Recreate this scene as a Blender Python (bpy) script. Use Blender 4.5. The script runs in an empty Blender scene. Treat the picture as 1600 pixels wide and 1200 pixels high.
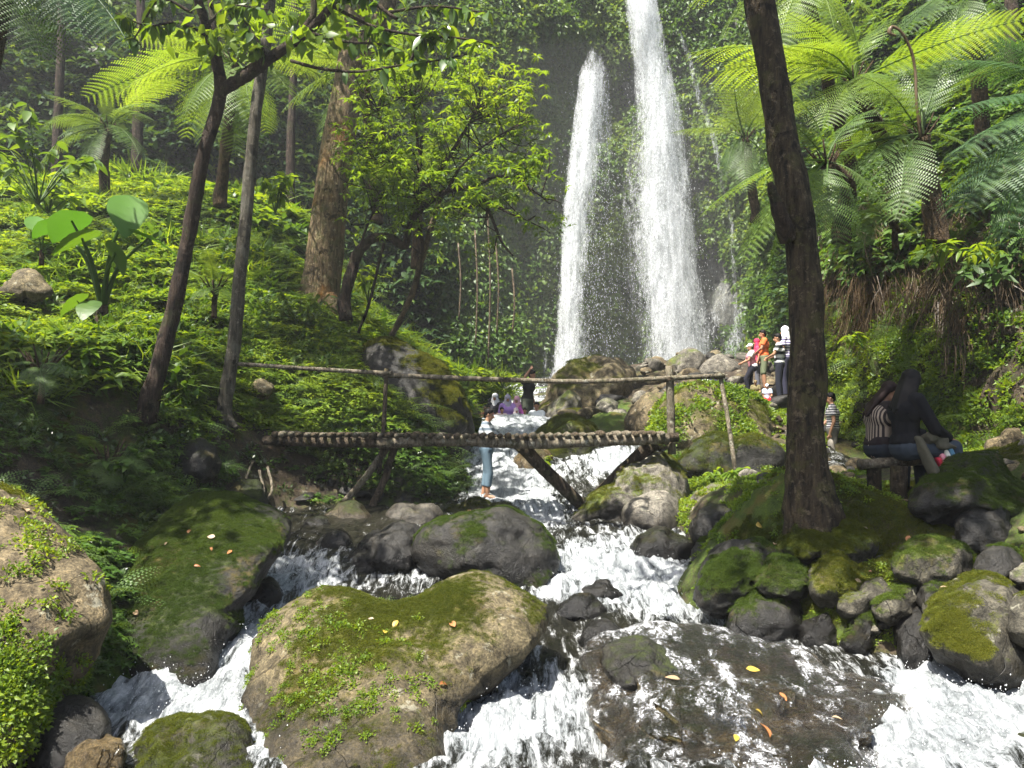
import bpy, bmesh, math, random
import numpy as np
from mathutils import Vector, Matrix, Euler
random.seed(7)
SC = bpy.context.scene
C = SC.collection
# ------------------------------------------------------------------ camera, sky, sun, exposure
FPX = 1300.0
TH = math.atan(80.0 / FPX)
cam_d = bpy.data.cameras.new('camera'); cam = bpy.data.objects.new('camera', cam_d); C.objects.link(cam)
cam_d.sensor_width = 36.0; cam_d.lens = 36.0 * FPX / 1600.0
cam_d.clip_start = 0.1; cam_d.clip_end = 400
cam.location = (0, 0, 0); cam.rotation_euler = (math.radians(90) + TH, 0, 0)
SC.camera = cam
SUNV = Vector((-0.33, -0.33, 0.88)).normalized()       # towards the sun
sun_d = bpy.data.lights.new('sun', 'SUN'); sun_d.energy = 5.0; sun_d.angle = math.radians(0.5)
sun_d.color = (1.0, 0.955, 0.87)
sun = bpy.data.objects.new('sun', sun_d); C.objects.link(sun)
sun.rotation_euler = SUNV.to_track_quat('Z', 'Y').to_euler()
sun.location = SUNV * 60
W = bpy.data.worlds.new('World'); SC.world = W; W.use_nodes = True
wn = W.node_tree.nodes; wl = W.node_tree.links
sky = wn.new('ShaderNodeTexSky'); sky.sky_type = 'NISHITA'; sky.sun_disc = False
sky.sun_elevation = math.asin(SUNV.z); sky.sun_rotation = math.atan2(SUNV.x, SUNV.y)
sky.air_density = 1.0; sky.dust_density = 3.0
bg = wn['Background']; bg.inputs[1].default_value = 0.068
wl.new(sky.outputs[0], bg.inputs[0])
SC.view_settings.view_transform = 'Standard'; SC.view_settings.look = 'None'
SC.view_settings.gamma = 1.0; SC.view_settings.exposure = 1.88
SC.view_settings.use_curve_mapping = False
SC.cycles.use_denoising = True
SC.cycles.max_bounces = 7; SC.cycles.diffuse_bounces = 3; SC.cycles.glossy_bounces = 2
SC.cycles.transmission_bounces = 5; SC.cycles.transparent_max_bounces = 12; SC.cycles.volume_bounces = 0
SC.cycles.sample_clamp_indirect = 6
SC.cycles.use_adaptive_sampling = True; SC.cycles.adaptive_threshold = 0.02

# ------------------------------------------------------------------ helpers
CT, ST = math.cos(TH), math.sin(TH)
def at(px, py, Y):
    """a point of the photograph taken to its place at distance Y"""
    dx = (px - 800.0) / FPX; dz = (600.0 - py) / FPX
    yy = CT - ST * dz; zz = ST + CT * dz
    return (dx * Y / yy, Y, zz * Y / yy)
def atn(px, py, Y):
    dx = (px - 800.0) / FPX; dz = (600.0 - py) / FPX
    yy = CT - ST * dz; zz = ST + CT * dz
    return np.stack([dx * Y / yy, Y + 0 * dx, zz * Y / yy], -1)
def dep(py):
    return float(np.interp(py, [780, 830, 885, 930, 985, 1088, 1200], [1, .93, .885, .86, .837, .785, .80]))
def proj(P):
    P = np.asarray(P, float)
    f = CT * P[..., 1] + ST * P[..., 2]; u = -ST * P[..., 1] + CT * P[..., 2]
    f = np.where(f < 0.05, 0.05, f)
    return 800 + FPX * P[..., 0] / f, 600 - FPX * u / f
def hsh(ix, iy, iz, seed):
    h = (ix.astype(np.int64) * 374761393 + iy.astype(np.int64) * 668265263 + iz.astype(np.int64) * 2147483647 + seed * 974634777) & 0xffffffff
    h = ((h ^ (h >> 13)) * 1274126177) & 0xffffffff
    h = (h ^ (h >> 16)) * 2246822519 & 0xffffffff
    return ((h ^ (h >> 15)) & 0xffffff) / float(0xffffff)
def vnoise(P, seed=0):
    P = np.asarray(P, float); I = np.floor(P).astype(np.int64); f = P - I; f = f * f * (3 - 2 * f)
    x, y, z = I[:, 0], I[:, 1], I[:, 2]; r = 0
    for a in (0, 1):
        wa = f[:, 0] if a else 1 - f[:, 0]
        for b in (0, 1):
            wb = f[:, 1] if b else 1 - f[:, 1]
            for c in (0, 1):
                wc = f[:, 2] if c else 1 - f[:, 2]
                r = r + wa * wb * wc * hsh(x + a, y + b, z + c, seed)
    return r * 2 - 1
def fbm(P, freq=1.0, octs=4, seed=0, gain=0.5):
    P = np.asarray(P, float); r = np.zeros(len(P)); a = 1.0
    for k in range(octs):
        r += a * vnoise(P * freq + 17.3 * k, seed + k * 13); freq *= 2.03; a *= gain
    return r
def sstep(a, b, x):
    t = np.clip((x - a) / (b - a), 0, 1); return t * t * (3 - 2 * t)
def link(o, parent=None):
    C.objects.link(o)
    if parent is not None: o.parent = parent
    return o
def tag(o, label=None, cat=None, group=None, kind=None):
    if label: o['label'] = label
    if cat: o['category'] = cat
    if group: o['group'] = group
    if kind: o['kind'] = kind
    return o
def empty(name, loc, label=None, cat=None, group=None, rz=0.0):
    o = bpy.data.objects.new(name, None); o.location = loc; o.rotation_euler = (0, 0, rz); o.empty_display_size = 0.2
    C.objects.link(o); return tag(o, label, cat, group)
def npmesh(name, V, F, mat=None, smooth=True, attrs=None, mats=None, midx=None):
    """mesh from arrays; F is (n,3) or (n,4) or a list of lists"""
    me = bpy.data.meshes.new(name)
    V = np.asarray(V, np.float32)
    if isinstance(F, np.ndarray):
        n, k = F.shape
        me.vertices.add(len(V)); me.vertices.foreach_set('co', V.ravel())
        me.loops.add(n * k); me.loops.foreach_set('vertex_index', F.astype(np.int32).ravel())
        me.polygons.add(n); me.polygons.foreach_set('loop_start', np.arange(0, n * k, k, dtype=np.int32))
        me.polygons.foreach_set('loop_total', np.full(n, k, np.int32))
        me.update(calc_edges=True)
    else:
        me.from_pydata([tuple(map(float, v)) for v in V], [], F)
    if smooth: me.polygons.foreach_set('use_smooth', np.ones(len(me.polygons), bool))
    if mat: me.materials.append(mat)
    if mats:
        for m in mats: me.materials.append(m)
    if midx is not None: me.polygons.foreach_set('material_index', np.asarray(midx, np.int32))
    if attrs:
        for k, a in attrs.items():
            at_ = me.attributes.new(k, 'FLOAT', 'POINT'); at_.data.foreach_set('value', np.asarray(a, np.float32))
    me.update()
    return me
def mobj(name, me, parent=None, loc=None):
    o = bpy.data.objects.new(name, me)
    if loc is not None: o.location = loc
    return link(o, parent)
class MB:
    """collects pieces into one mesh"""
    def __init__(s): s.V = []; s.F = []; s.n = 0; s.m = []
    def add(s, V, F, mi=0):
        V = np.asarray(V, float)
        s.V.append(V); s.F += [[i + s.n for i in f] for f in (F.tolist() if isinstance(F, np.ndarray) else F)]
        s.m += [mi] * len(F); s.n += len(V)
    def tube(s, pts, rad, sides=10, cap=True, noise=0.0, seed=0, mi=0, flat=1.0):
        V, F = tube(pts, rad, sides, cap, noise, seed, flat); s.add(V, F, mi)
    def mesh(s, name, mat=None, smooth=True, mats=None):
        return npmesh(name, np.concatenate(s.V), s.F, mat, smooth, mats=mats, midx=s.m if mats else None)
def catmull(P, n):
    P = np.asarray(P, float); Q = np.vstack([2 * P[0] - P[1], P, 2 * P[-1] - P[-2]]); out = []
    for i in range(len(P) - 1):
        a, b, c, d = Q[i:i + 4]
        for t in np.linspace(0, 1, n, endpoint=False):
            out.append(0.5 * ((2 * b) + (-a + c) * t + (2 * a - 5 * b + 4 * c - d) * t * t + (-a + 3 * b - 3 * c + d) * t ** 3))
    out.append(P[-1]); return np.array(out)
def tube(pts, rad, sides=10, cap=True, noise=0.0, seed=0, flat=1.0):
    P = np.asarray(pts, float); n = len(P)
    R = np.full(n, rad, float) if np.isscalar(rad) else np.asarray(rad, float)
    T = np.gradient(P, axis=0); T /= np.linalg.norm(T, axis=1)[:, None] + 1e-9
    ref = np.array([0, 0, 1.0]) if abs(T[0][2]) < 0.8 else np.array([0, 1.0, 0])
    U = []; u = ref - T[0] * ref.dot(T[0]); u /= np.linalg.norm(u)
    for i in range(n):
        u = u - T[i] * u.dot(T[i]); u /= np.linalg.norm(u) + 1e-9; U.append(u)
    U = np.array(U); B = np.cross(T, U)
    a = np.linspace(0, 2 * math.pi, sides, endpoint=False)
    D = U[:, None] * np.cos(a)[None, :, None] + B[:, None] * np.sin(a)[None, :, None] * flat
    V = P[:, None] + D * R[:, None, None]
    if noise:
        Vf = V.reshape(-1, 3); m = R.mean()
        nn = fbm(Vf * [1, 1, .35], 1.1 / m, 3, seed) * noise
        V = V + D * (nn.reshape(n, sides) * R[:, None])[..., None]
    V = V.reshape(-1, 3); F = []
    for i in range(n - 1):
        for j in range(sides):
            k = (j + 1) % sides
            F.append([i * sides + j, i * sides + k, (i + 1) * sides + k, (i + 1) * sides + j])
    if cap:
        F.append(list(range(sides))[::-1]); F.append([(n - 1) * sides + j for j in range(sides)])
    return V, F
# ---- materials
def newmat(name):
    m = bpy.data.materials.new(name); m.use_nodes = True; nt = m.node_tree
    for n in list(nt.nodes):
        if n.type != 'OUTPUT_MATERIAL': nt.nodes.remove(n)
    return m, nt, nt.nodes, nt.links, nt.nodes['Material Output']
def N(nodes, t, **kw):
    n = nodes.new(t)
    for k, v in kw.items():
        if k.startswith('i_'): n.inputs[k[2:].replace('_', ' ')].default_value = v
        else: setattr(n, k, v)
    return n
def c4(c): return (c[0], c[1], c[2], 1.0)
def ramp(nodes, links, src, stops, interp='LINEAR'):
    r = nodes.new('ShaderNodeValToRGB'); r.color_ramp.interpolation = interp
    el = r.color_ramp.elements
    while len(el) < len(stops): el.new(0.5)
    for e, (p, c) in zip(el, stops): e.position = p; e.color = c4(c) if len(c) == 3 else c
    links.new(src, r.inputs[0]); return r.outputs[0]
def mixc(nodes, links, fac, a, b, mode='MIX'):
    n = nodes.new('ShaderNodeMix'); n.data_type = 'RGBA'; n.blend_type = mode
    for s, v in ((n.inputs[0], fac), (n.inputs[6], a), (n.inputs[7], b)):
        if isinstance(v, bpy.types.NodeSocket): links.new(v, s)
        elif isinstance(v, (int, float)): s.default_value = v
        else: s.default_value = c4(v)
    return n.outputs[2]
def maths(nodes, links, op, a, b=None, c=None, clamp=False):
    n = nodes.new('ShaderNodeMath'); n.operation = op; n.use_clamp = clamp
    for s, v in zip(n.inputs, (a, b, c)):
        if v is None: continue
        if isinstance(v, bpy.types.NodeSocket): links.new(v, s)
        else: s.default_value = v
    return n.outputs[0]
def mrange(nodes, links, v, a, b, lo=0.0, hi=1.0):
    n = nodes.new('ShaderNodeMapRange'); n.interpolation_type = 'SMOOTHSTEP'; links.new(v, n.inputs[0])
    n.inputs[1].default_value = a; n.inputs[2].default_value = b; n.inputs[3].default_value = lo; n.inputs[4].default_value = hi
    return n.outputs[0]
def noise_tex(nodes, links, vec, scale, detail=4, rough=0.55, w=None, dist=0.0):
    n = nodes.new('ShaderNodeTexNoise'); n.inputs['Scale'].default_value = scale; n.inputs['Detail'].default_value = detail
    n.inputs['Roughness'].default_value = rough; n.inputs['Distortion'].default_value = dist
    if vec is not None: links.new(vec, n.inputs['Vector'])
    return n.outputs[0]
def wpos(nodes):
    return nodes.new('ShaderNodeNewGeometry').outputs['Position']
def stretch(nodes, links, vec, s):
    m = nodes.new('ShaderNodeMapping'); links.new(vec, m.inputs[0]); m.inputs['Scale'].default_value = s; return m.outputs[0]
def bump(nodes, links, h, strength=0.5, dist=0.02, normal=None):
    b = nodes.new('ShaderNodeBump'); b.inputs['Strength'].default_value = strength; b.inputs['Distance'].default_value = dist
    links.new(h, b.inputs['Height'])
    if normal is not None: links.new(normal, b.inputs['Normal'])
    return b.outputs[0]
def pbsdf(nodes, links, out, col, rough=0.7, normal=None, spec=0.5, **kw):
    p = nodes.new('ShaderNodeBsdfPrincipled')
    for nm, v in (('Base Color', col), ('Roughness', rough), ('Specular IOR Level', spec)):
        s = p.inputs[nm]
        if isinstance(v, bpy.types.NodeSocket): links.new(v, s)
        elif isinstance(v, (int, float)): s.default_value = v
        else: s.default_value = c4(v)
    if normal is not None: links.new(normal, p.inputs['Normal'])
    if out is not None: links.new(p.outputs[0], out.inputs[0])
    return p
def leaf_mat(name, lo, mid, hi, transl=0.4, rough=0.45, tcol=None, spec=0.35):
    m, nt, n, l, out = newmat(name)
    oi = n.new('ShaderNodeObjectInfo').outputs['Random']
    g = n.new('ShaderNodeNewGeometry'); ri = g.outputs['Random Per Island']
    big = noise_tex(n, l, g.outputs['Position'], 0.45, 2)
    v = maths(n, l, 'MULTIPLY_ADD', ri, 0.45, maths(n, l, 'MULTIPLY_ADD', oi, 0.3, maths(n, l, 'MULTIPLY_ADD', big, 1.3, -0.55)))
    col = ramp(n, l, v, [(0.0, lo), (0.45, mid), (0.95, hi)])
    p = pbsdf(n, l, None, col, rough, spec=spec)
    t = n.new('ShaderNodeBsdfTranslucent')
    tc = mixc(n, l, 1.0, col, tcol or (2.3, 1.95, 0.6), 'MULTIPLY'); l.new(tc, t.inputs[0])
    mx = n.new('ShaderNodeMixShader'); mx.inputs[0].default_value = transl
    l.new(p.outputs[0], mx.inputs[1]); l.new(t.outputs[0], mx.inputs[2]); l.new(mx.outputs[0], out.inputs[0])
    return m
def plain_mat(name, col, rough=0.8, var=0.15, scale=20, spec=0.3, bmp=0.0):
    m, nt, n, l, out = newmat(name)
    nz = noise_tex(n, l, n.new('ShaderNodeTexCoord').outputs['Object'], scale, 3)
    c = mixc(n, l, nz, tuple(x * (1 - var) for x in col), tuple(min(1, x * (1 + var)) for x in col))
    pbsdf(n, l, out, c, rough, bump(n, l, nz, bmp, 0.01) if bmp else None, spec)
    return m
def stripe_mat(name, a, b, freq, axis=2, rough=0.85, duty=0.5):
    m, nt, n, l, out = newmat(name)
    tc = n.new('ShaderNodeTexCoord').outputs['Object']; sx = n.new('ShaderNodeSeparateXYZ'); l.new(tc, sx.inputs[0])
    s = maths(n, l, 'FRACT', maths(n, l, 'MULTIPLY', sx.outputs[axis], freq))
    k = maths(n, l, 'GREATER_THAN', s, duty)
    nz = noise_tex(n, l, tc, 15, 2)
    c = mixc(n, l, k, a, b)
    pbsdf(n, l, out, mixc(n, l, 0.25, c, nz, 'MULTIPLY'), rough, None, 0.2)
    return m
def rock_mat(name, dark, light, moss_lo=(0.035, 0.055, 0.008), moss_hi=(0.12, 0.15, 0.02), rough=0.85, wet=0.0, mossk=1.0, bs=1.0):
    m, nt, n, l, out = newmat(name)
    oi = n.new('ShaderNodeObjectInfo').outputs['Random']
    pos = wpos(n)
    off = n.new('ShaderNodeVectorMath'); off.operation = 'ADD'; l.new(pos, off.inputs[0])
    cx = n.new('ShaderNodeCombineXYZ'); l.new(maths(n, l, 'MULTIPLY', oi, 37.0), cx.inputs[0]); l.new(cx.outputs[0], off.inputs[1])
    v = off.outputs[0]
    n1 = noise_tex(n, l, v, 1.6, 8, 0.65); n2 = noise_tex(n, l, v, 9, 7, 0.7); n3 = noise_tex(n, l, v, 55, 4, 0.7)
    base = ramp(n, l, n1, [(0.32, dark), (0.5, tuple((a + b) / 2 for a, b in zip(dark, light))), (0.68, light)])
    base = mixc(n, l, 0.9, base, ramp(n, l, n2, [(0.36, (0.22, 0.2, 0.18)), (0.52, (0.85, 0.85, 0.85)), (0.66, (1.35, 1.3, 1.2))]), 'MULTIPLY')
    base = mixc(n, l, 0.75, base, ramp(n, l, n3, [(0.38, (0.35, 0.35, 0.35)), (0.62, (1.5, 1.5, 1.5))]), 'MULTIPLY')
    # pale lichen
    lk = mrange(n, l, noise_tex(n, l, v, 4.3, 6, 0.7), 0.60, 0.66)
    base = mixc(n, l, maths(n, l, 'MULTIPLY', lk, 0.45 * (1 - wet)), base, (0.34, 0.33, 0.25))
    vk = n.new('ShaderNodeTexVoronoi'); vk.feature = 'DISTANCE_TO_EDGE'; vk.inputs['Scale'].default_value = 1.3
    dv = mixc(n, l, 0.25, v, noise_tex(n, l, v, 3.0, 4), 'ADD'); l.new(dv, vk.inputs['Vector'])
    crack = mrange(n, l, vk.outputs[0], 0.0, 0.006)
    base = mixc(n, l, crack, mixc(n, l, 1.0, base, (0.35, 0.33, 0.3), 'MULTIPLY'), base)
    a = n.new('ShaderNodeAttribute'); a.attribute_name = 'moss'
    mm = maths(n, l, 'ADD', a.outputs['Fac'], maths(n, l, 'MULTIPLY_ADD', noise_tex(n, l, v, 11, 6, 0.75), 1.5, -0.78))
    mk = mrange(n, l, mm, 0.22, 0.75)
    mossc = ramp(n, l, noise_tex(n, l, v, 7, 5, 0.7), [(0.3, moss_lo), (0.5, tuple((p + q) / 2 for p, q in zip(moss_lo, moss_hi))), (0.68, moss_hi)])
    mossc = mixc(n, l, 0.6, mossc, ramp(n, l, n3, [(0.3, (0.3, 0.3, 0.3)), (0.7, (1.5, 1.5, 1.5))]), 'MULTIPLY')
    mossc = mixc(n, l, mrange(n, l, noise_tex(n, l, v, 2.2, 4), 0.52, 0.64, 0, 0.6), mossc, (0.11, 0.075, 0.02))
    col = mixc(n, l, maths(n, l, 'MULTIPLY', mk, mossk), base, mossc)
    h = maths(n, l, 'ADD', maths(n, l, 'MULTIPLY', n2, 0.6), maths(n, l, 'MULTIPLY', n3, maths(n, l, 'MULTIPLY_ADD', mk, 0.35, 0.2)))
    h = maths(n, l, 'ADD', h, maths(n, l, 'MULTIPLY', crack, 0.15))
    nb = bump(n, l, h, bs, 0.05)
    wa = n.new('ShaderNodeAttribute'); wa.attribute_name = 'wet'; wk2 = maths(n, l, 'ADD', wa.outputs['Fac'], maths(n, l, 'MULTIPLY_ADD', n1, .9, -.45)); wk2 = mrange(n, l, wk2, .25, .7)
    col = mixc(n, l, wk2, col, mixc(n, l, 1.0, col, (.38, .37, .36), 'MULTIPLY'))
    rg = maths(n, l, 'ADD', maths(n, l, 'MULTIPLY', mk, 0.95 - rough), rough)
    if wet:
        wk = mrange(n, l, noise_tex(n, l, v, 3, 3), 0.35, 0.6)
        rg = maths(n, l, 'MULTIPLY_ADD', wk, -0.22 * wet, rg)
    rg = maths(n, l, 'MULTIPLY', rg, maths(n, l, 'MULTIPLY_ADD', wk2, -.45, 1.0))
    pbsdf(n, l, out, col, rg, nb, 0.3)
    return m
# ------------------------------------------------------------------ materials
M = {}
M['rock_tan'] = rock_mat('tan stone with moss', (0.035, 0.027, 0.013), (0.19, 0.155, 0.088), moss_lo=(0.035, 0.042, 0.006), moss_hi=(0.11, 0.11, 0.016))
M['rock_grey'] = rock_mat('grey stone with moss', (0.045, 0.04, 0.032), (0.24, 0.22, 0.18))
M['rock_dark'] = rock_mat('shade-darkened damp stone', (0.005, 0.005, 0.0045), (0.032, 0.029, 0.024), moss_lo=(0.014, 0.022, 0.004), moss_hi=(0.05, 0.065, 0.010), rough=0.6, wet=.9)  # colour lowered further, holding shade as well as damp
M['rock_wet'] = rock_mat('wet brown stone', (0.03, 0.021, 0.010), (0.19, 0.14, 0.07), moss_lo=(0.02, 0.028, 0.006), moss_hi=(0.06, 0.065, 0.012), rough=0.2, wet=0.4, bs=1.6)
M['rock_moss'] = rock_mat('mossy stone', (0.02, 0.018, 0.012), (0.11, 0.10, 0.075), moss_lo=(0.03, 0.05, 0.006), moss_hi=(0.14, 0.17, 0.015))
M['rock_brown'] = rock_mat('brown stone', (0.045, 0.033, 0.018), (0.19, 0.15, 0.085))
M['cliff'] = rock_mat('dark cliff rock', (0.03, 0.032, 0.028), (0.15, 0.155, 0.14), moss_lo=(0.015, 0.03, 0.008), moss_hi=(0.05, 0.09, 0.02), rough=0.6, bs=1.0)
M['soil'] = rock_mat('leafy soil', (0.02, 0.015, 0.01), (0.09, 0.065, 0.04), moss_lo=(0.025, 0.045, 0.006), moss_hi=(0.08, 0.12, 0.012))
M['mound'] = rock_mat('mossy earth', (0.05, 0.035, 0.02), (0.16, 0.12, 0.07), moss_lo=(0.03, 0.05, 0.006), moss_hi=(0.10, 0.13, 0.012))
def bark_mat(name, dark, light, moss=(0.05, 0.07, 0.015), mk=0.5, orange=None, vs=0.18):
    m, nt, n, l, out = newmat(name)
    p = n.new('ShaderNodeTexCoord').outputs['Object']; s = stretch(n, l, p, (1, 1, vs))
    a = noise_tex(n, l, s, 16, 6, 0.7); b = noise_tex(n, l, p, 5, 4, 0.6); c = noise_tex(n, l, p, 60, 3)
    pl = noise_tex(n, l, s, 34, 4, 0.8)
    col = ramp(n, l, a, [(0.35, dark), (0.5, tuple((x + y) * .5 for x, y in zip(dark, light))), (0.68, light)])
    col = mixc(n, l, 0.6, col, ramp(n, l, pl, [(0.35, (.35, .35, .35)), (0.62, (1.4, 1.4, 1.4))]), 'MULTIPLY')
    col = mixc(n, l, mrange(n, l, b, 0.50, 0.62, 0, mk), col, moss)
    col = mixc(n, l, mrange(n, l, noise_tex(n, l, p, 11, 6, .8), 0.55, 0.63, 0, .55), col, tuple(min(.4, x * 1.9 + .03) for x in light))
    col = mixc(n, l, mrange(n, l, noise_tex(n, l, p, 3.1, 5, .7), 0.56, 0.62, 0, .8), col, tuple(x * .4 for x in dark))
    if orange: col = mixc(n, l, mrange(n, l, noise_tex(n, l, p, 1.6, 3), 0.52, 0.70, 0, 0.5), col, orange)
    h = maths(n, l, 'ADD', maths(n, l, 'MULTIPLY', a, 1.0), maths(n, l, 'MULTIPLY', c, 0.25))
    h = maths(n, l, 'ADD', h, maths(n, l, 'MULTIPLY', pl, .5))
    pbsdf(n, l, out, col, 0.9, bump(n, l, h, 1.0, 0.06), 0.2)
    return m
M['bark_dark'] = bark_mat('dark mossy bark', (0.008, 0.006, 0.004), (0.075, 0.055, 0.032), moss=(0.07, 0.065, 0.02), mk=.5)
M['bark_black'] = bark_mat('blackish bark', (0.012, 0.009, 0.007), (0.06, 0.04, 0.028), mk=.25)
M['bark_grey'] = bark_mat('grey lichen bark', (0.03, 0.026, 0.018), (0.12, 0.105, 0.08), moss=(0.16, 0.16, 0.13), mk=.35)
M['bark_brown'] = bark_mat('brown bark with orange patches', (0.04, 0.028, 0.015), (0.22, 0.16, 0.09), moss=(0.08, 0.09, 0.03), mk=.4, orange=(0.28, 0.13, 0.03))
M['pole'] = bark_mat('weathered pole', (0.05, 0.04, 0.025), (0.26, 0.22, 0.16), moss=(0.07, 0.08, 0.03), mk=.35)
M['log_dark'] = bark_mat('dark rotting log', (0.02, 0.015, 0.01), (0.12, 0.09, 0.06), moss=(0.06, 0.06, 0.02), mk=.5)
M['fibre'] = bark_mat('fern trunk fibre', (0.02, 0.013, 0.008), (0.10, 0.065, 0.035), mk=.2, vs=.4)
# leaves: base colours of foliage; the forest one has shade put in
M['leaf_bright'] = leaf_mat('bright leaf', (0.06, 0.11, 0.012), (0.10, 0.17, 0.018), (0.16, 0.22, 0.03), .5)
M['leaf_mid'] = leaf_mat('mid green leaf', (0.028, 0.065, 0.010), (0.05, 0.105, 0.014), (0.10, 0.16, 0.02), .4)
M['leaf_herb'] = leaf_mat('herb leaf', (0.03, 0.075, 0.008), (0.10, 0.165, 0.012), (0.19, 0.25, 0.02), .45)
M['leaf_dark'] = leaf_mat('shade-darkened leaf', (0.010, 0.025, 0.009), (0.022, 0.05, 0.014), (0.05, 0.09, 0.02), .3, spec=.15, rough=.6)  # greens lowered so the colour itself holds the forest's deep shade
M['leaf_cliff'] = leaf_mat('cliff leaf', (0.028, 0.06, 0.016), (0.08, 0.135, 0.028), (0.14, 0.20, 0.04), .45, spec=.2)
M['leaf_gloss'] = leaf_mat('glossy leaf', (0.02, 0.045, 0.012), (0.045, 0.085, 0.016), (0.09, 0.13, 0.03), .25, rough=.3, spec=.5)
M['frond_bright'] = leaf_mat('bright frond', (0.07, 0.13, 0.02), (0.11, 0.18, 0.03), (0.17, 0.24, 0.05), .5)
M['frond_blue'] = leaf_mat('blue green frond', (0.03, 0.07, 0.025), (0.05, 0.10, 0.035), (0.075, 0.13, 0.045), .3, tcol=(1.3, 1.5, .8))
M['frond_mid'] = leaf_mat('mid green frond', (0.04, 0.085, 0.02), (0.07, 0.12, 0.03), (0.10, 0.16, 0.035), .4)
M['moss_tuft'] = leaf_mat('moss tuft', (0.022, 0.034, 0.005), (0.058, 0.072, 0.009), (0.125, 0.13, 0.017), .3, rough=.8, spec=.1)
M['moss_dark'] = leaf_mat('dark moss tuft', (0.018, 0.032, 0.006), (0.035, 0.06, 0.01), (0.08, 0.11, 0.015), .25, rough=.8, spec=.1)
M['taro'] = leaf_mat('taro leaf', (0.05, 0.12, 0.015), (0.07, 0.16, 0.02), (0.09, 0.19, 0.03), .35, tcol=(1.2, 1.3, .5))
M['straw'] = leaf_mat('dry straw', (0.04, 0.026, 0.015), (0.10, 0.065, 0.035), (0.20, 0.145, 0.08), .25, tcol=(1.2, 1.1, .8))
M['leaf_yellow'] = leaf_mat('fallen yellow leaf', (0.25, 0.17, 0.03), (0.36, 0.26, 0.04), (0.45, 0.34, 0.06), .2, tcol=(1.2, 1.1, .8))
M['leaf_orange'] = leaf_mat('fallen orange leaf', (0.16, 0.06, 0.02), (0.3, 0.12, 0.04), (0.4, 0.22, 0.1), .2, tcol=(1.2, 1.1, .8))
M['leaf_tan'] = leaf_mat('fallen tan leaf', (0.16, 0.10, 0.06), (0.28, 0.2, 0.12), (0.4, 0.33, 0.22), .2, tcol=(1.2, 1.1, .8))
# water
def water_mat():
    m, nt, n, l, out = newmat('stream water')
    pos = wpos(n)
    a = n.new('ShaderNodeAttribute'); a.attribute_name = 'foam'
    fl = n.new('ShaderNodeAttribute'); fl.attribute_name = 'flow'
    sv = stretch(n, l, pos, (1.2, 0.28, 0.4))
    n1 = noise_tex(n, l, sv, 9, 7, 0.75, dist=.6); n2 = noise_tex(n, l, sv, 38, 5, 0.8, dist=.4); n3 = noise_tex(n, l, pos, 140, 2, .7)
    mix = maths(n, l, 'ADD', maths(n, l, 'MULTIPLY', n1, 0.8), maths(n, l, 'MULTIPLY', n2, 0.2))
    f = maths(n, l, 'ADD', a.outputs['Fac'], maths(n, l, 'MULTIPLY_ADD', mix, 3.6, -1.8))
    k = mrange(n, l, f, 0.30, 0.85)
    h = maths(n, l, 'ADD', n1, maths(n, l, 'MULTIPLY', n2, 0.6))
    h = maths(n, l, 'ADD', h, maths(n, l, 'MULTIPLY', n3, 0.12))
    nb = bump(n, l, h, 1.0, 0.07)
    foam = pbsdf(n, l, None, ramp(n, l, mix, [(0.38, (0.13, 0.145, 0.15)), (0.5, (0.36, 0.385, 0.40)), (0.62, (0.74, 0.75, 0.76))]), 0.5, nb, 0.3)
    foam.inputs['Subsurface Weight'].default_value = 0.0
    dk = ramp(n, l, n1, [(0.35, (0.006, 0.007, 0.005)), (0.65, (0.035, 0.032, 0.02))])
    wat = pbsdf(n, l, None, dk, 0.07, bump(n, l, h, 1.0, 0.10), 0.8); wat.inputs['IOR'].default_value = 1.33
    mx = n.new('ShaderNodeMixShader'); l.new(k, mx.inputs[0]); l.new(wat.outputs[0], mx.inputs[1]); l.new(foam.outputs[0], mx.inputs[2])
    l.new(mx.outputs[0], out.inputs[0])
    return m
M['water'] = water_mat()
def film_mat():
    m, nt, n, l, out = newmat('thin running water')
    pos = wpos(n); n1 = noise_tex(n, l, stretch(n, l, pos, (1, .5, .8)), 16, 6, .75, dist=.5); n2 = noise_tex(n, l, pos, 60, 4, .8)
    h = maths(n, l, 'ADD', n1, maths(n, l, 'MULTIPLY', n2, .5)); nb = bump(n, l, h, 1.0, .05)
    g = n.new('ShaderNodeBsdfGlossy'); g.inputs['Roughness'].default_value = .12; g.inputs[0].default_value = (.9, .9, .9, 1); l.new(nb, g.inputs['Normal'])
    tr = n.new('ShaderNodeBsdfTransparent'); tr.inputs[0].default_value = (.94, .93, .89, 1)
    fr = n.new('ShaderNodeFresnel'); fr.inputs[0].default_value = 1.4; l.new(nb, fr.inputs['Normal'])
    mx = n.new('ShaderNodeMixShader'); l.new(maths(n, l, 'MULTIPLY_ADD', fr.outputs[0], 1.0, .03, True), mx.inputs[0]); l.new(tr.outputs[0], mx.inputs[1]); l.new(g.outputs[0], mx.inputs[2])
    a = n.new('ShaderNodeAttribute'); a.attribute_name = 'flow'
    fm = maths(n, l, 'ADD', maths(n, l, 'MULTIPLY', n1, .6), maths(n, l, 'MULTIPLY', n2, .4)); k = mrange(n, l, maths(n, l, 'MULTIPLY_ADD', a.outputs['Fac'], .12, fm), .52, .68, 0, .8)
    d = pbsdf(n, l, None, (.75, .76, .78), .5, nb); m2 = n.new('ShaderNodeMixShader'); l.new(k, m2.inputs[0]); l.new(mx.outputs[0], m2.inputs[1]); l.new(d.outputs[0], m2.inputs[2]); l.new(m2.outputs[0], out.inputs[0])
    return m
M['film'] = film_mat()
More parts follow.
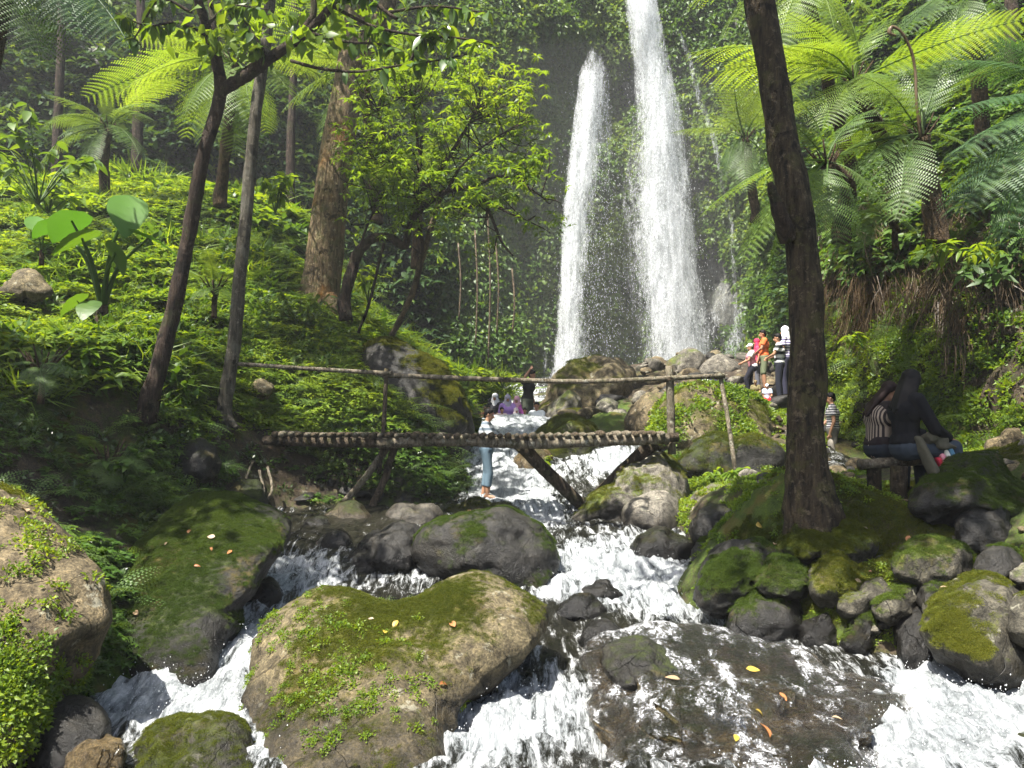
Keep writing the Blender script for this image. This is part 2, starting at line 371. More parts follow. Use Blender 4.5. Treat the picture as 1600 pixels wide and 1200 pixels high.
def fall_mat(name, sx=5.5, sz=0.8, gain=1.0):
    m, nt, n, l, out = newmat(name)
    pos = wpos(n)
    a = n.new('ShaderNodeAttribute'); a.attribute_name = 'dens'
    s = stretch(n, l, pos, (1, 1, sz / sx)); n1 = noise_tex(n, l, s, sx, 5, 0.8)
    n2 = noise_tex(n, l, stretch(n, l, pos, (1, 1, .5)), 16, 3, 0.9)
    nn = maths(n, l, 'ADD', maths(n, l, 'MULTIPLY', n1, 0.5), maths(n, l, 'MULTIPLY', n2, 0.5))
    f = maths(n, l, 'ADD', a.outputs['Fac'], maths(n, l, 'MULTIPLY_ADD', nn, 3.6, -1.8))
    k = mrange(n, l, f, 0.22, 1.1, 0, gain)
    p = n.new('ShaderNodeBsdfDiffuse'); p.inputs[0].default_value = (0.62, 0.64, 0.66, 1)
    t = n.new('ShaderNodeBsdfTranslucent'); t.inputs[0].default_value = (0.62, 0.64, 0.66, 1)
    x = n.new('ShaderNodeMixShader'); x.inputs[0].default_value = 0.5; l.new(p.outputs[0], x.inputs[1]); l.new(t.outputs[0], x.inputs[2])
    tr = n.new('ShaderNodeBsdfTransparent')
    mx = n.new('ShaderNodeMixShader'); l.new(k, mx.inputs[0]); l.new(tr.outputs[0], mx.inputs[1]); l.new(x.outputs[0], mx.inputs[2])
    l.new(mx.outputs[0], out.inputs[0])
    return m
M['fall'] = fall_mat('falling water')
M['drop'] = newmat('water spray')[0]
_n = M['drop'].node_tree; _d = _n.nodes.new('ShaderNodeBsdfDiffuse'); _d.inputs[0].default_value = (.9, .92, .94, 1)
_t = _n.nodes.new('ShaderNodeBsdfTranslucent'); _t.inputs[0].default_value = (.9, .92, .94, 1); _m = _n.nodes.new('ShaderNodeMixShader')
_n.links.new(_d.outputs[0], _m.inputs[1]); _n.links.new(_t.outputs[0], _m.inputs[2]); _n.links.new(_m.outputs[0], _n.nodes['Material Output'].inputs[0])

# ------------------------------------------------------------------ leaves and clumps (numpy)
def leaves(B, D, L, Wd, Nn, droop=0.25, fold=0.12, wide=0.45):
    """n folded leaves: base B, direction D, length L, width Wd, face normal Nn"""
    B = np.asarray(B, float); D = np.asarray(D, float); D = D / (np.linalg.norm(D, axis=1)[:, None] + 1e-9)
    S = np.cross(D, Nn); S /= np.linalg.norm(S, axis=1)[:, None] + 1e-9; U = np.cross(S, D)
    L = np.asarray(L, float)[:, None] * np.ones((len(B), 1)); Wd = np.asarray(Wd, float)[:, None] * np.ones((len(B), 1))
    mid = B + D * L * .5 - U * L * droop * .15
    tip = B + D * L - U * L * droop
    lf = B + D * L * wide + S * Wd * .5 + U * Wd * fold - U * L * droop * .12
    rt = B + D * L * wide - S * Wd * .5 + U * Wd * fold - U * L * droop * .12
    V = np.stack([B, lf, mid, rt, tip], 1).reshape(-1, 3)
    i = np.arange(len(B))[:, None] * 5
    F = np.concatenate([i + [0, 2, 1], i + [0, 3, 2], i + [1, 2, 4], i + [2, 3, 4]], 1).reshape(-1, 3)
    return V, F
def rnd_dirs(rg, n, up=0.0):
    v = rg.normal(size=(n, 3)); v[:, 2] += up; return v / np.linalg.norm(v, axis=1)[:, None]
PROTO = {}
def proto(kind, meshes):
    col = bpy.data.collections.new('proto_' + kind)
    for i, me in enumerate(meshes):
        o = bpy.data.objects.new('%s_%02d' % (kind, i), me); col.objects.link(o)
    PROTO[kind] = col
def clump_mesh(seed, n, r, L, Wd, mat, up=0.5, h=0.6, droop=.3, stems=False):
    rg = np.random.default_rng(seed)
    B = rnd_dirs(rg, n) * (rg.random((n, 1)) ** .5) * [r, r, r * h]; B[:, 2] = np.abs(B[:, 2])
    D = B / r * .8 + rnd_dirs(rg, n, up) * .8
    Nn = rnd_dirs(rg, n, 1.4)
    V, F = leaves(B, D, L * rg.uniform(.6, 1.25, n), Wd * rg.uniform(.7, 1.2, n), Nn, droop)
    return npmesh('clump', V, F, mat, smooth=False)
def whorl_mesh(seed, ns, r, L, Wd, mat, per=7, droop=.35):
    """upright sprigs, each with a rosette of leaves"""
    rg = np.random.default_rng(seed); Vs = []; Fs = []; k = 0
    for s in range(ns):
        base = np.array([rg.uniform(-r, r), rg.uniform(-r, r), rg.uniform(.3, 1) * r])
        a = rg.uniform(0, 6.28) + np.arange(per) * 6.283 / per * 1.1
        el = rg.uniform(.1, .6, per)
        D = np.stack([np.cos(a) * np.cos(el), np.sin(a) * np.cos(el), np.sin(el)], 1)
        B = base + np.outer(np.linspace(-.3, .2, per), [0, 0, r * .4])
        V, F = leaves(B, D, L * rg.uniform(.7, 1.2, per), Wd * np.ones(per), np.tile([0, 0, 1.0], (per, 1)) + rg.normal(size=(per, 3)) * .25, droop)
        Vs.append(V); Fs.append(F + k); k += len(V)
    return npmesh('whorl', np.concatenate(Vs), np.concatenate(Fs), mat, smooth=False)
def frond_arrays(npin=22, W=0.36, arch=0.12, pinn=12, seed=0, stalk=0.14, dr=0.25, flat=.0):
    """a bipinnate frond whose chord runs from 0 to (1,0,0); returns verts, tris"""
    rg = np.random.default_rng(seed); V = []; F = []; k = 0
    def cur(t): return np.stack([t, 0.02 * np.sin(t * 5 + seed), arch * 4 * t * (1 - t) * (1 - .3 * t)], -1)
    tt = np.linspace(0, 1, 14); c = cur(tt); v, f = tube(c, np.linspace(.009, .002, 14), 4, False)
    f = np.array(f); V.append(v); F.append(np.concatenate([f[:, [0, 1, 2]], f[:, [0, 2, 3]]])); k += len(v)
    for i in range(npin):
        t = stalk + (1 - stalk) * (i + .5) / npin; P = cur(np.array(t)); T = cur(np.array(t + .01)) - P; T /= np.linalg.norm(T)
        u = (t - stalk) / (1 - stalk); ln = W * .92 * (math.sin(math.pi * (0.12 + .86 * u ** .85)) ** .7) * rg.uniform(.9, 1.06) * .62
        if rg.random() < .03: continue
        up = np.array([0, 0, 1.0]) - T * T[2]; up /= np.linalg.norm(up)
        for sd in (-1, 1):
            S = np.array([0, sd, 0.0]); d0 = S * math.cos(.42) + T * math.sin(.42) + up * rg.uniform(-.02, .12)
            s = np.linspace(0.03, 1, pinn); C_ = P + d0 * (ln * s[:, None]) - up * (dr * ln * s ** 2)[:, None] + T * (ln * .12 * s ** 2)[:, None]
            dd = np.gradient(C_, axis=0); dd /= np.linalg.norm(dd, axis=1)[:, None]
            nn = up + 0 * C_; bb = np.cross(dd, nn)
            pw = ln * .125 * (1 - .75 * s ** 1.6) + .002
            step = ln / pinn
            for q in (-1, 1):
                A = C_; tip = C_ + bb * (q * pw)[:, None] + dd * step * .5 - nn * (pw * .2)[:, None]
                Bq = C_ + dd * step * .85
                vv = np.stack([A, tip, Bq], 1).reshape(-1, 3); ff = np.arange(len(vv)).reshape(-1, 3)
                V.append(vv); F.append(ff + k); k += len(vv)
    return np.concatenate(V), np.concatenate(F)
def frond_mesh(name, mat, **kw):
    V, F = frond_arrays(**kw); return npmesh(name, V, F, mat, smooth=False)
proto('herb', [clump_mesh(10 + i, 40, .18, .105, .05, M['leaf_herb']) for i in range(4)] + [whorl_mesh(30 + i, 9, .17, .12, .042, M['leaf_herb'], 6) for i in range(3)])
proto('weed', [whorl_mesh(50 + i, 8, .18, .13, .05, M['leaf_mid'], 6) for i in range(3)] + [clump_mesh(60 + i, 30, .2, .12, .06, M['leaf_gloss']) for i in range(3)])
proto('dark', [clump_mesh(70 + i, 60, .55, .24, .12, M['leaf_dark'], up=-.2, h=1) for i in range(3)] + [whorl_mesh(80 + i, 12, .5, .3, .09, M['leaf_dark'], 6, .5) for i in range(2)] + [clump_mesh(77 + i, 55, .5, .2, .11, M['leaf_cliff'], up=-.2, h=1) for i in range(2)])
proto('cliff', [clump_mesh(90 + i, 60, .48, .20, .13, M['leaf_cliff'], up=-.5, h=.7, droop=.5) for i in range(5)])
proto('cliffbright', [clump_mesh(190 + i, 60, .48, .20, .13, M['leaf_mid'], up=-.5, h=.7, droop=.5) for i in range(3)])
proto('tall', [whorl_mesh(150 + i, 10, .34, .22, .08, M['leaf_herb'], 7, .4) for i in range(2)] + [clump_mesh(160 + i, 46, .38, .2, .10, M['leaf_mid'], h=1) for i in range(2)] + [clump_mesh(170, 60, .4, .42, .022, M['leaf_bright'], up=1.5, h=.5, droop=.7)])
proto('moss', [clump_mesh(100 + i, 110, .06, .012, .007, M['moss_tuft'], up=.8, h=.4, droop=.2) for i in range(4)])
proto('mossdark', [clump_mesh(110 + i, 110, .06, .012, .007, M['moss_dark'], up=.8, h=.4, droop=.2) for i in range(4)])
proto('creeper', [clump_mesh(120 + i, 40, .10, .042, .024, M['leaf_herb'], up=.8, h=.4) for i in range(4)])
def fernlet(seed, n, L, mat):
    rg = np.random.default_rng(seed); Vs = []; Fs = []; k = 0
    for i in range(n):
        V, F = frond_arrays(13, .42, .16, 4, seed * 7 + i, .1, .3)
        el = rg.uniform(.2, .8); R = np.array(Euler((0, -el, i * 6.283 / n + rg.uniform(-.3, .3))).to_matrix())
        s = L * rg.uniform(.6, 1.1); Vs.append((V * s) @ R.T); Fs.append(F + k); k += len(V)
    return npmesh('fernlet', np.concatenate(Vs), np.concatenate(Fs), mat, smooth=False)
proto('fernlet', [fernlet(i, 7, .55, M['frond_mid']) for i in range(3)])
proto('fernletbright', [fernlet(i + 9, 8, .6, M['frond_bright']) for i in range(3)])
def strands(seed, n, L, mat, r=.3):
    rg = np.random.default_rng(seed); mb = MB()
    for i in range(n):
        a = rg.uniform(-r, r, 3); d = rg.normal(size=3) * .25 + [0, 0, -1]; P = np.array([a, a + d * L * .5 + rg.normal(size=3) * .04, a + d * L * .8 + [0, 0, -.2 * L]])
        V, F = tube(catmull(P, 2), [.006, .007, .006, .005, .003], 3, False); mb.add(V, F)
    return mb.mesh('strands', mat, False)
proto('straw', [strands(i, 40, .8, M['straw']) for i in range(4)])
# ------------------------------------------------------------------ scattering of growth nobody could count
def eul_from_axes(Z, spin):
    n = len(Z); Z = Z / np.linalg.norm(Z, axis=1)[:, None]
    ref = np.where(np.abs(Z[:, 2:3]) < .9, [[0, 0, 1.0]], [[1.0, 0, 0]])
    X = np.cross(ref, Z); X /= np.linalg.norm(X, axis=1)[:, None]; Y = np.cross(Z, X)
    c, s = np.cos(spin)[:, None], np.sin(spin)[:, None]; X2 = X * c + Y * s; Y2 = np.cross(Z, X2)
    R = np.stack([X2, Y2, Z], 2)
    sy = np.hypot(R[:, 0, 0], R[:, 1, 0])
    return np.stack([np.arctan2(R[:, 2, 1], R[:, 2, 2]), np.arctan2(-R[:, 2, 0], sy), np.arctan2(R[:, 1, 0], R[:, 0, 0])], 1)
NG = {}
def scatter_group(kind):
    if kind in NG: return NG[kind]
    g = bpy.data.node_groups.new('scatter_' + kind, 'GeometryNodeTree')
    g.interface.new_socket('Geometry', in_out='INPUT', socket_type='NodeSocketGeometry')
    g.interface.new_socket('Geometry', in_out='OUTPUT', socket_type='NodeSocketGeometry')
    n = g.nodes; l = g.links; gi = n.new('NodeGroupInput'); go = n.new('NodeGroupOutput')
    ci = n.new('GeometryNodeCollectionInfo'); ci.inputs[0].default_value = PROTO[kind]; ci.inputs[1].default_value = True; ci.inputs[2].default_value = True
    ip = n.new('GeometryNodeInstanceOnPoints'); ip.inputs['Pick Instance'].default_value = True
    def na(nm, dt):
        a = n.new('GeometryNodeInputNamedAttribute'); a.data_type = dt; a.inputs[0].default_value = nm; return a.outputs['Attribute']
    l.new(gi.outputs[0], ip.inputs['Points']); l.new(ci.outputs[0], ip.inputs['Instance'])
    l.new(na('idx', 'INT'), ip.inputs['Instance Index']); l.new(na('rot', 'FLOAT_VECTOR'), ip.inputs['Rotation']); l.new(na('scl', 'FLOAT'), ip.inputs['Scale'])
    l.new(ip.outputs[0], go.inputs[0]); NG[kind] = g; return g
def scatter(name, kind, P, Z, S, parent=None, seed=0, label=None, cat=None):
    if len(P) == 0: return None
    rg = np.random.default_rng(seed); n = len(P)
    me = bpy.data.meshes.new(name); me.vertices.add(n); me.vertices.foreach_set('co', np.asarray(P, np.float32).ravel())
    a = me.attributes.new('rot', 'FLOAT_VECTOR', 'POINT'); a.data.foreach_set('vector', eul_from_axes(np.asarray(Z, float), rg.uniform(0, 6.28, n)).astype(np.float32).ravel())
    a = me.attributes.new('scl', 'FLOAT', 'POINT'); a.data.foreach_set('value', np.asarray(S, np.float32))
    a = me.attributes.new('idx', 'INT', 'POINT'); a.data.foreach_set('value', rg.integers(0, 1000, n).astype(np.int32))
    me.update()
    o = mobj(name, me, parent); md = o.modifiers.new('scatter', 'NODES'); md.node_group = scatter_group(kind)
    o['kind'] = 'stuff'
    if label and parent is None: tag(o, label, cat)
    return o
def tri(F):
    F = np.asarray(F)
    return F if F.shape[1] == 3 else np.concatenate([F[:, [0, 1, 2]], F[:, [0, 2, 3]]])
def surf_sample(V, F, n, rg, wfun=None):
    """random points on a surface; wfun(centres, normals) -> weight per face"""
    T = tri(F); a, b, c = V[T[:, 0]], V[T[:, 1]], V[T[:, 2]]; nn = np.cross(b - a, c - a); A = np.linalg.norm(nn, axis=1) + 1e-12; nn /= A[:, None]
    w = A.copy()
    if wfun is not None: w = w * wfun((a + b + c) / 3, nn, T)
    if w.sum() <= 0: return np.zeros((0, 3)), np.zeros((0, 3))
    i = rg.choice(len(T), n, p=w / w.sum()); u = rg.random((n, 2)); k = u.sum(1) > 1; u[k] = 1 - u[k]
    return a[i] + (b[i] - a[i]) * u[:, :1] + (c[i] - a[i]) * u[:, 1:], nn[i]
# ------------------------------------------------------------------ the lie of the land
def rbf_fit(X, z, lam=1e-3):
    X = np.asarray(X, float); n = len(X); d = np.hypot(X[:, None, 0] - X[None, :, 0], X[:, None, 1] - X[None, :, 1])
    K = np.where(d > 1e-9, d * d * np.log(d + 1e-12), 0) + lam * np.eye(n)
    P = np.column_stack([np.ones(n), X]); A = np.zeros((n + 3, n + 3)); A[:n, :n] = K; A[:n, n:] = P; A[n:, :n] = P.T
    s = np.linalg.solve(A, np.concatenate([z, [0, 0, 0]]))
    def f(x, y):
        x = np.asarray(x, float).ravel(); y = np.asarray(y, float).ravel(); out = np.zeros(len(x))
        for i in range(0, len(x), 20000):
            q = slice(i, i + 20000); d = np.hypot(x[q, None] - X[None, :, 0], y[q, None] - X[None, :, 1])
            out[q] = np.where(d > 1e-9, d * d * np.log(d + 1e-12), 0) @ s[:n] + s[n] + s[n + 1] * x[q] + s[n + 2] * y[q]
        return out
    return f
WAT = [(560, 818, 11.8), (470, 828, 11.6), (630, 822, 11.9), (510, 850, 11.2), (500, 885, 10.8), (440, 930, 10), (395, 985, 9.2), (355, 1045, 8.5), (300, 1088, 7.9),
       (200, 1105, 7.8), (380, 1100, 7.8), (150, 1160, 7.0), (430, 1200, 6.3), (60, 1230, 6.2), (620, 925, 10.3), (700, 925, 10.2),
       (980, 832, 11.7), (900, 825, 11.9), (1060, 842, 11.6), (940, 876, 11.0), (1050, 872, 11.0), (890, 885, 11.0), (980, 912, 10.5), (880, 915, 10.5), (1075, 950, 9.8),
       (1150, 1000, 9.0), (1250, 1038, 8.2), (1350, 1062, 7.8), (1450, 1062, 7.8), (1560, 1085, 7.3), (1450, 1130, 6.7), (1600, 1130, 6.6),
       (870, 950, 9.7), (860, 1000, 8.8), (840, 1060, 8.0), (800, 1130, 7.1), (780, 1200, 6.3), (950, 960, 9.5), (1050, 1010, 8.8), (900, 1200, 6.3), (1150, 1200, 6.15),
       (865, 815, 12.5), (840, 788, 13.2), (800, 740, 14.8), (770, 703, 16.2), (780, 668, 18.0), (790, 653, 19.2), (850, 655, 19.2), (745, 655, 19.2), (780, 650, 21), (830, 648, 23), (720, 645, 23),
       (965, 705, 15.4), (962, 740, 14.4), (870, 600, 30), (1060, 590, 31), (700, 600, 29)]
WAT = [(a, b, c * dep(b)) for a, b, c in WAT]
WP = np.array([at(*w) for w in WAT] + [np.array(at(w[0], w[1], w[2] * dep(w[1]))) - [0, 0, .3] for w in [(1000, 1080, 7.6), (1150, 1090, 7.5), (1280, 1110, 7.2), (1100, 1160, 6.8), (1250, 1170, 6.6)]])
wz_ = rbf_fit(WP[:, :2], WP[:, 2], 2e-3)
BANK = [(200, 770, 9.6), (110, 720, 9.4), (0, 650, 9.0), (-200, 640, 7.5), (60, 800, 8.6), (250, 640, 11), (350, 668, 12), (0, 520, 12.5), (150, 500, 13.5), (-200, 420, 13), (-300, 620, 9),
        (0, 380, 18), (150, 345, 20), (300, 330, 22), (420, 350, 23), (-150, 320, 20), (0, 318, 23), (200, 308, 25.5), (450, 460, 18), (510, 482, 17.5), (420, 520, 15), (300, 480, 15.5), (560, 535, 17), (620, 560, 17.2),
        (400, 640, 13), (500, 645, 13.5), (600, 645, 14), (650, 690, 14.2), (690, 600, 18), (700, 640, 18.5), (440, 760, 12.2), (300, 770, 10.9), (400, 800, 12.0), (560, 790, 12.6), (640, 790, 12.8), (700, 790, 13.4), (720, 690, 16.5),
        (560, 590, 15), (600, 560, 22), (680, 590, 25),
        (1240, 780, 8.0), (1330, 780, 8.2), (1400, 785, 8.2), (1170, 810, 8.4), (1280, 850, 7.6), (1400, 850, 7.6), (1500, 860, 7.4), (1620, 860, 7.0), (1700, 900, 6.0), (1380, 795, 8.8), (1440, 790, 9.2), (1340, 775, 9.4), (1400, 770, 9.8), (1540, 720, 9.5), (1620, 705, 9.2), (1400, 745, 10.5), (1250, 760, 10.5),
        (1330, 735, 14), (1250, 705, 15), (1220, 640, 18.5), (1180, 622, 19.5), (1100, 600, 20), (1050, 590, 23), (1000, 600, 22), (1150, 560, 24), (1250, 600, 24), (1000, 575, 27), (920, 600, 23), (900, 660, 18), (1000, 660, 17.5), (1100, 690, 15), (1180, 730, 13.5),
        (1150, 760, 12), (1090, 800, 11), (1110, 860, 9.6), (1000, 800, 12.2), (1060, 760, 12.6), (900, 750, 15), (850, 720, 16),
        (1240, 900, 7.85), (1330, 900, 7.8), (1430, 900, 7.65), (1540, 900, 7.3), (1650, 930, 6.6), (40, 900, 7.5), (130, 1000, 7.9), (-100, 1000, 6.5), (300, 920, 9.4), (220, 1000, 8.8), (420, 860, 10.9),
        (600, 1000, 8.3), (650, 1100, 7.3)]
BANK = [(a, b, c if (a > 1160 and b <= 935) else c * dep(b)) for a, b, c in BANK]
GB = np.array([at(*b) for b in BANK])
LOW = np.array([at(q[0], q[1], q[2] * dep(q[1])) for q in [(950, 1050, 7.9), (1100, 1050, 7.9), (1250, 1080, 7.5), (1380, 1100, 7.1), (1000, 1150, 6.9), (1150, 1150, 6.9), (1300, 1150, 6.6), (1200, 1060, 7.9), (1150, 975, 8.7), (1290, 1000, 8.25), (1400, 1010, 7.95), (1500, 1040, 7.5)]]); LOW[:, 2] -= .45
gx = np.concatenate([WP[:, 0], GB[:, 0], LOW[:, 0], [-9, -4, 0, 4, 9, -9, 9, 0, -14, 14, -22, 16]])
gy = np.concatenate([WP[:, 1], GB[:, 1], LOW[:, 1], [3, 3, 3, 3, 3, -4, -4, -4, 3, 3, 16, 3]])
gz = np.concatenate([WP[:, 2] - .38, GB[:, 2], LOW[:, 2], [-.6, -1.9, -2.3, -1.9, -.6, -.4, -.4, -1.9, 1.2, 1.0, 7, 1.2]])
gf_ = rbf_fit(np.column_stack([gx, gy]), gz, 6e-3)
def ground_raw(x, y):
    z = gf_(x, y); P = np.column_stack([np.ravel(x), np.ravel(y), 0 * np.ravel(x)])
    q = 1 - .75 * np.exp(-(((np.ravel(x) - 4.2) / 1.6) ** 2 + ((np.ravel(y) - 8.9) / 1.2) ** 2)); return z + q * (fbm(P, .8, 5, 3) * .13 + fbm(P, 3.2, 3, 9) * .035)
# grid with finer rows near
ys = np.concatenate([np.arange(-4, 4, .4), np.arange(4, 13, .08), np.arange(13, 22, .13), np.arange(22, 37, .3)])
xs = np.concatenate([np.arange(-24, -9, .3), np.arange(-9, 9, .1), np.arange(9, 20, .3)])
GX, GY = np.meshgrid(xs, ys); GZ = ground_raw(GX, GY).reshape(GX.shape)
GZ = np.clip(GZ, -4, 14)
def grid_faces(nr, nc, flip=False):
    i = np.arange(nr * nc).reshape(nr, nc); a, b, c, d = i[:-1, :-1], i[:-1, 1:], i[1:, 1:], i[1:, :-1]
    F = np.stack([a, b, c, d] if not flip else [a, d, c, b], -1).reshape(-1, 4); return F
GV = np.column_stack([GX.ravel(), GY.ravel(), GZ.ravel()]); GF = grid_faces(*GX.shape)
def vnormals(V, F):
    T = tri(F); nn = np.cross(V[T[:, 1]] - V[T[:, 0]], V[T[:, 2]] - V[T[:, 0]]); out = np.zeros_like(V)
    for k in range(3): np.add.at(out, T[:, k], nn)
    return out / (np.linalg.norm(out, axis=1)[:, None] + 1e-12)
gn = vnormals(GV, GF)
gmoss = sstep(.1, .8, gn[:, 2]) * (.55 + .5 * fbm(GV, .6, 3, 5))
gmoss += .6 * np.exp(-(((GV[:, 0] - 2.6) / 1.0) ** 2 + ((GV[:, 1] - 8.0) / 1.2) ** 2))
gmoss -= .5 * sstep(.5, 1.0, GV[:, 0] - 2) * sstep(13, 15, GV[:, 1])
ground = mobj('ground', npmesh('ground', GV, GF, M['soil'], attrs={'moss': gmoss})); ground['kind'] = 'structure'
def gz_at(x, y):
    x = np.atleast_1d(np.asarray(x, float)); y = np.atleast_1d(np.asarray(y, float))
    i = np.clip(np.searchsorted(xs, x) - 1, 0, len(xs) - 2); j = np.clip(np.searchsorted(ys, y) - 1, 0, len(ys) - 2)
    u = (x - xs[i]) / (xs[i + 1] - xs[i]); v = (y - ys[j]) / (ys[j + 1] - ys[j])
    return GZ[j, i] * (1 - u) * (1 - v) + GZ[j, i + 1] * u * (1 - v) + GZ[j + 1, i] * (1 - u) * v + GZ[j + 1, i + 1] * u * v
# ---- water sheet
def water_patch(name, x0, x1, y0, y1, st, keep, label=None):
    X, Y = np.meshgrid(np.arange(x0, x1, st), np.arange(y0, y1, st)); Z = wz_(X, Y).reshape(X.shape)
    gyv, gxv = np.gradient(Z, st); slope = np.hypot(gxv, gyv)
    V = np.column_stack([X.ravel(), Y.ravel(), Z.ravel()]); sl = slope.ravel()
    foam = .26 + .6 * sstep(.14, .6, sl)
    px, py = proj(V)
    for (cx, cy, r, w) in FOAM: foam = foam + w * np.exp(-(((px - cx) / r) ** 2 + ((py - cy) / (r * .6)) ** 2))
    foam = np.clip(foam, 0, 1.25)
    t = sstep(0, .7, foam)
    r1 = fbm(V * [1, .55, 1], 5.5, 4, 21, .6); r2 = 1 - np.abs(fbm(V * [1, .6, 1], 9.0, 4, 33, .6)) * 2
    V[:, 2] += (.018 + .05 * t) * r1 + (.008 + .018 * t) * r2
    F = grid_faces(*X.shape); m = keep(V)
    F = F[m[F].all(1)]; used, inv = np.unique(F, return_inverse=True); F = inv.reshape(F.shape)
    o = mobj(name, npmesh(name, V[used], F, M['water'], attrs={'foam': foam[used], 'flow': sl[used]})); o['kind'] = 'structure'
    return o, V, foam
# patches that the photograph shows foaming (+) or smooth (-): place, reach, weight
FOAM = [(470, 900, 90, .6), (400, 990, 60, .6), (340, 1060, 50, .6), (300, 1095, 110, .9), (200, 1105, 60, .5), (430, 1180, 40, .6), (760, 1150, 110, .7), (800, 1080, 90, .4), (950, 890, 90, .7), (1050, 930, 70, .6), (1150, 1000, 60, .4),
        (1430, 1130, 110, 1.0), (1540, 1070, 90, .9), (1560, 1130, 110, 1.0), (1450, 1060, 60, .5), (1400, 1185, 70, .8), (650, 900, 50, .3), (790, 760, 60, .9), (850, 800, 40, .9), (780, 665, 70, 1.0), (965, 720, 30, 1.2), (1200, 1040, 80, .25),
        (1330, 1075, 90, -.05), (560, 830, 90, -.35), (480, 835, 60, -.1), (880, 950, 50, -.2), (980, 975, 60, -.2), (950, 830, 120, -.2), (1000, 880, 110, .35), (870, 920, 60, .35), (620, 930, 60, -.1), (1290, 1190, 50, .2), (800, 640, 60, .4)]
def keep_near(V):
    g = gz_at(V[:, 0], V[:, 1]); return (V[:, 2] > g - .25)
water, WV, WFo = water_patch('stream_water', -6.5, 7.0, 3.9, 13.4, .042, keep_near)
def keep_far(V):
    g = gz_at(V[:, 0], V[:, 1]); return (V[:, 2] > g - .3) & (np.abs(V[:, 0] - .0) < 6)
water2, _, _ = water_patch('upper_stream_water', -5, 8.0, 13.355, 33, .11, keep_far)
# ---- walls of the gorge: sheets through rows of points
def interp_rows(rows, nu, nv):
    R = [catmull(r, 16) for r in rows]; U = np.linspace(0, 1, nu); G = []
    for r in R:
        s = np.linspace(0, 1, len(r)); G.append(np.stack([np.interp(U, s, r[:, k]) for k in range(3)], 1))
    G = np.array(G); out = []
    Q = np.array([catmull(G[:, i], 12) for i in range(nu)])     # nu, m, 3
    s = np.linspace(0, 1, Q.shape[1]); Vv = np.linspace(0, 1, nv)
    res = np.empty((nv, nu, 3))
    for i in range(nu):
        for k in range(3): res[:, i, k] = np.interp(Vv, s, Q[i, :, k])
    return res
def wall(name, rows, nu, nv, mat, amp, f0, seed, mossf, flip=False, ridge=0.0):
    G = interp_rows(rows, nu, nv); V = G.reshape(-1, 3); F = grid_faces(nv, nu, flip); Nn = vnormals(V, F)
    d = fbm(V, f0, 5, seed) * amp
    if ridge: d += ridge * (1 - 2 * np.abs(fbm(V * [1, 1, .35], f0 * 2.2, 4, seed + 5)))
    V = V + Nn * d[:, None]; Nn = vnormals(V, F)
    o = mobj(name, npmesh(name, V, F, mat, attrs={'moss': mossf(V, Nn)})); o['kind'] = 'structure'
    return V, F, Nn
# gorge wall: base distance and height of each column, set back with height
cols = [(-1100, 18, 2, .9), (-700, 22, 4, .9), (-300, 25, 6.0, .7), (0, 26.5, 7.0, .6), (200, 28, 7.2, .55), (400, 30, 6.5, .5), (540, 31, 4, .35), (640, 30.5, 1.5, .12), (730, 31, 1.0, .05), (800, 32.0, 1.0, .05), (880, 33.2, 1, .06), (960, 33.5, 1, .10), (1020, 33.9, 1, .09), (1085, 33.6, 1, .08), (1140, 32.5, 1, .08), (1200, 30, 1, .15),
        (1290, 26, 0.5, .25), (1400, 23.5, .5, .35), (1560, 21, 0, .45), (1900, 18, 0, .6), (2600, 14, 0, .6)]
rows = []
for hgt in (-3, 0, 4, 9, 14, 20, 27, 36):
    r = []
    for (px, Y, zb, sb) in cols:
        x, y, z = at(px, 600, Y); z = zb + hgt
        dirx, diry = x / math.hypot(x, y), y / math.hypot(x, y)
        o = sb * max(hgt, 0) * (1.0 + 0.6 * (hgt > 10)); r.append((x + dirx * o, y + diry * o, z))
    rows.append(r)
def cliff_moss(V, Nn): return .25 + .3 * fbm(V, .5, 3, 8)
CV, CF, CN = wall('gorge_cliff', rows, 420, 150, M['cliff'], .7, .28, 11, cliff_moss, ridge=.28)
rb = [[(1283, 760, 19.5), (1320, 750, 16.8), (1400, 745, 13.7), (1500, 725, 12), (1620, 710, 10.4), (1900, 700, 8.5), (2600, 700, 7)],
      [(1283, 640, 19.7), (1320, 630, 17.1), (1400, 600, 14.1), (1500, 590, 12.4), (1620, 570, 10.9), (1900, 540, 9), (2600, 500, 7.4)],
      [(1288, 500, 20.2), (1330, 480, 17.8), (1400, 460, 14.9), (1500, 440, 13.3), (1620, 420, 11.6), (1900, 350, 9.7), (2600, 200, 8)],
      [(1298, 380, 21.5), (1340, 350, 19.2), (1400, 320, 16.6), (1500, 290, 14.9), (1620, 260, 13.2), (1900, 150, 10.9), (2600, -100, 9)],
      [(1310, 230, 24.5), (1345, 200, 22.5), (1400, 160, 20), (1500, 110, 18), (1620, 60, 16), (1900, -100, 13.2), (2600, -500, 11)],
      [(1310, -20, 29), (1345, -60, 27), (1400, -100, 25), (1500, -150, 23), (1620, -220, 20.5), (1900, -400, 17), (2600, -1100, 14)]]
rb = [[at(*p) for p in r] for r in rb]
def bank_moss(V, Nn): return .42 + .45 * fbm(V, .7, 4, 18) + .2 * Nn[:, 2] - .7 * sstep(2.2, 4.0, V[:, 2]) * sstep(9, 5.5, V[:, 2])
RV, RF, RN = wall('right_bank', rb, 300, 130, M['soil'], .32, .55, 31, bank_moss, ridge=.22)
# keep the walls' faces turned to the valley for scattering
def inward(V, Nn):
    d = np.array([0.5, 6, 3.0]) - V; s = 1.0 if np.median((Nn * d).sum(1)) > 0 else -1.0; return Nn * s
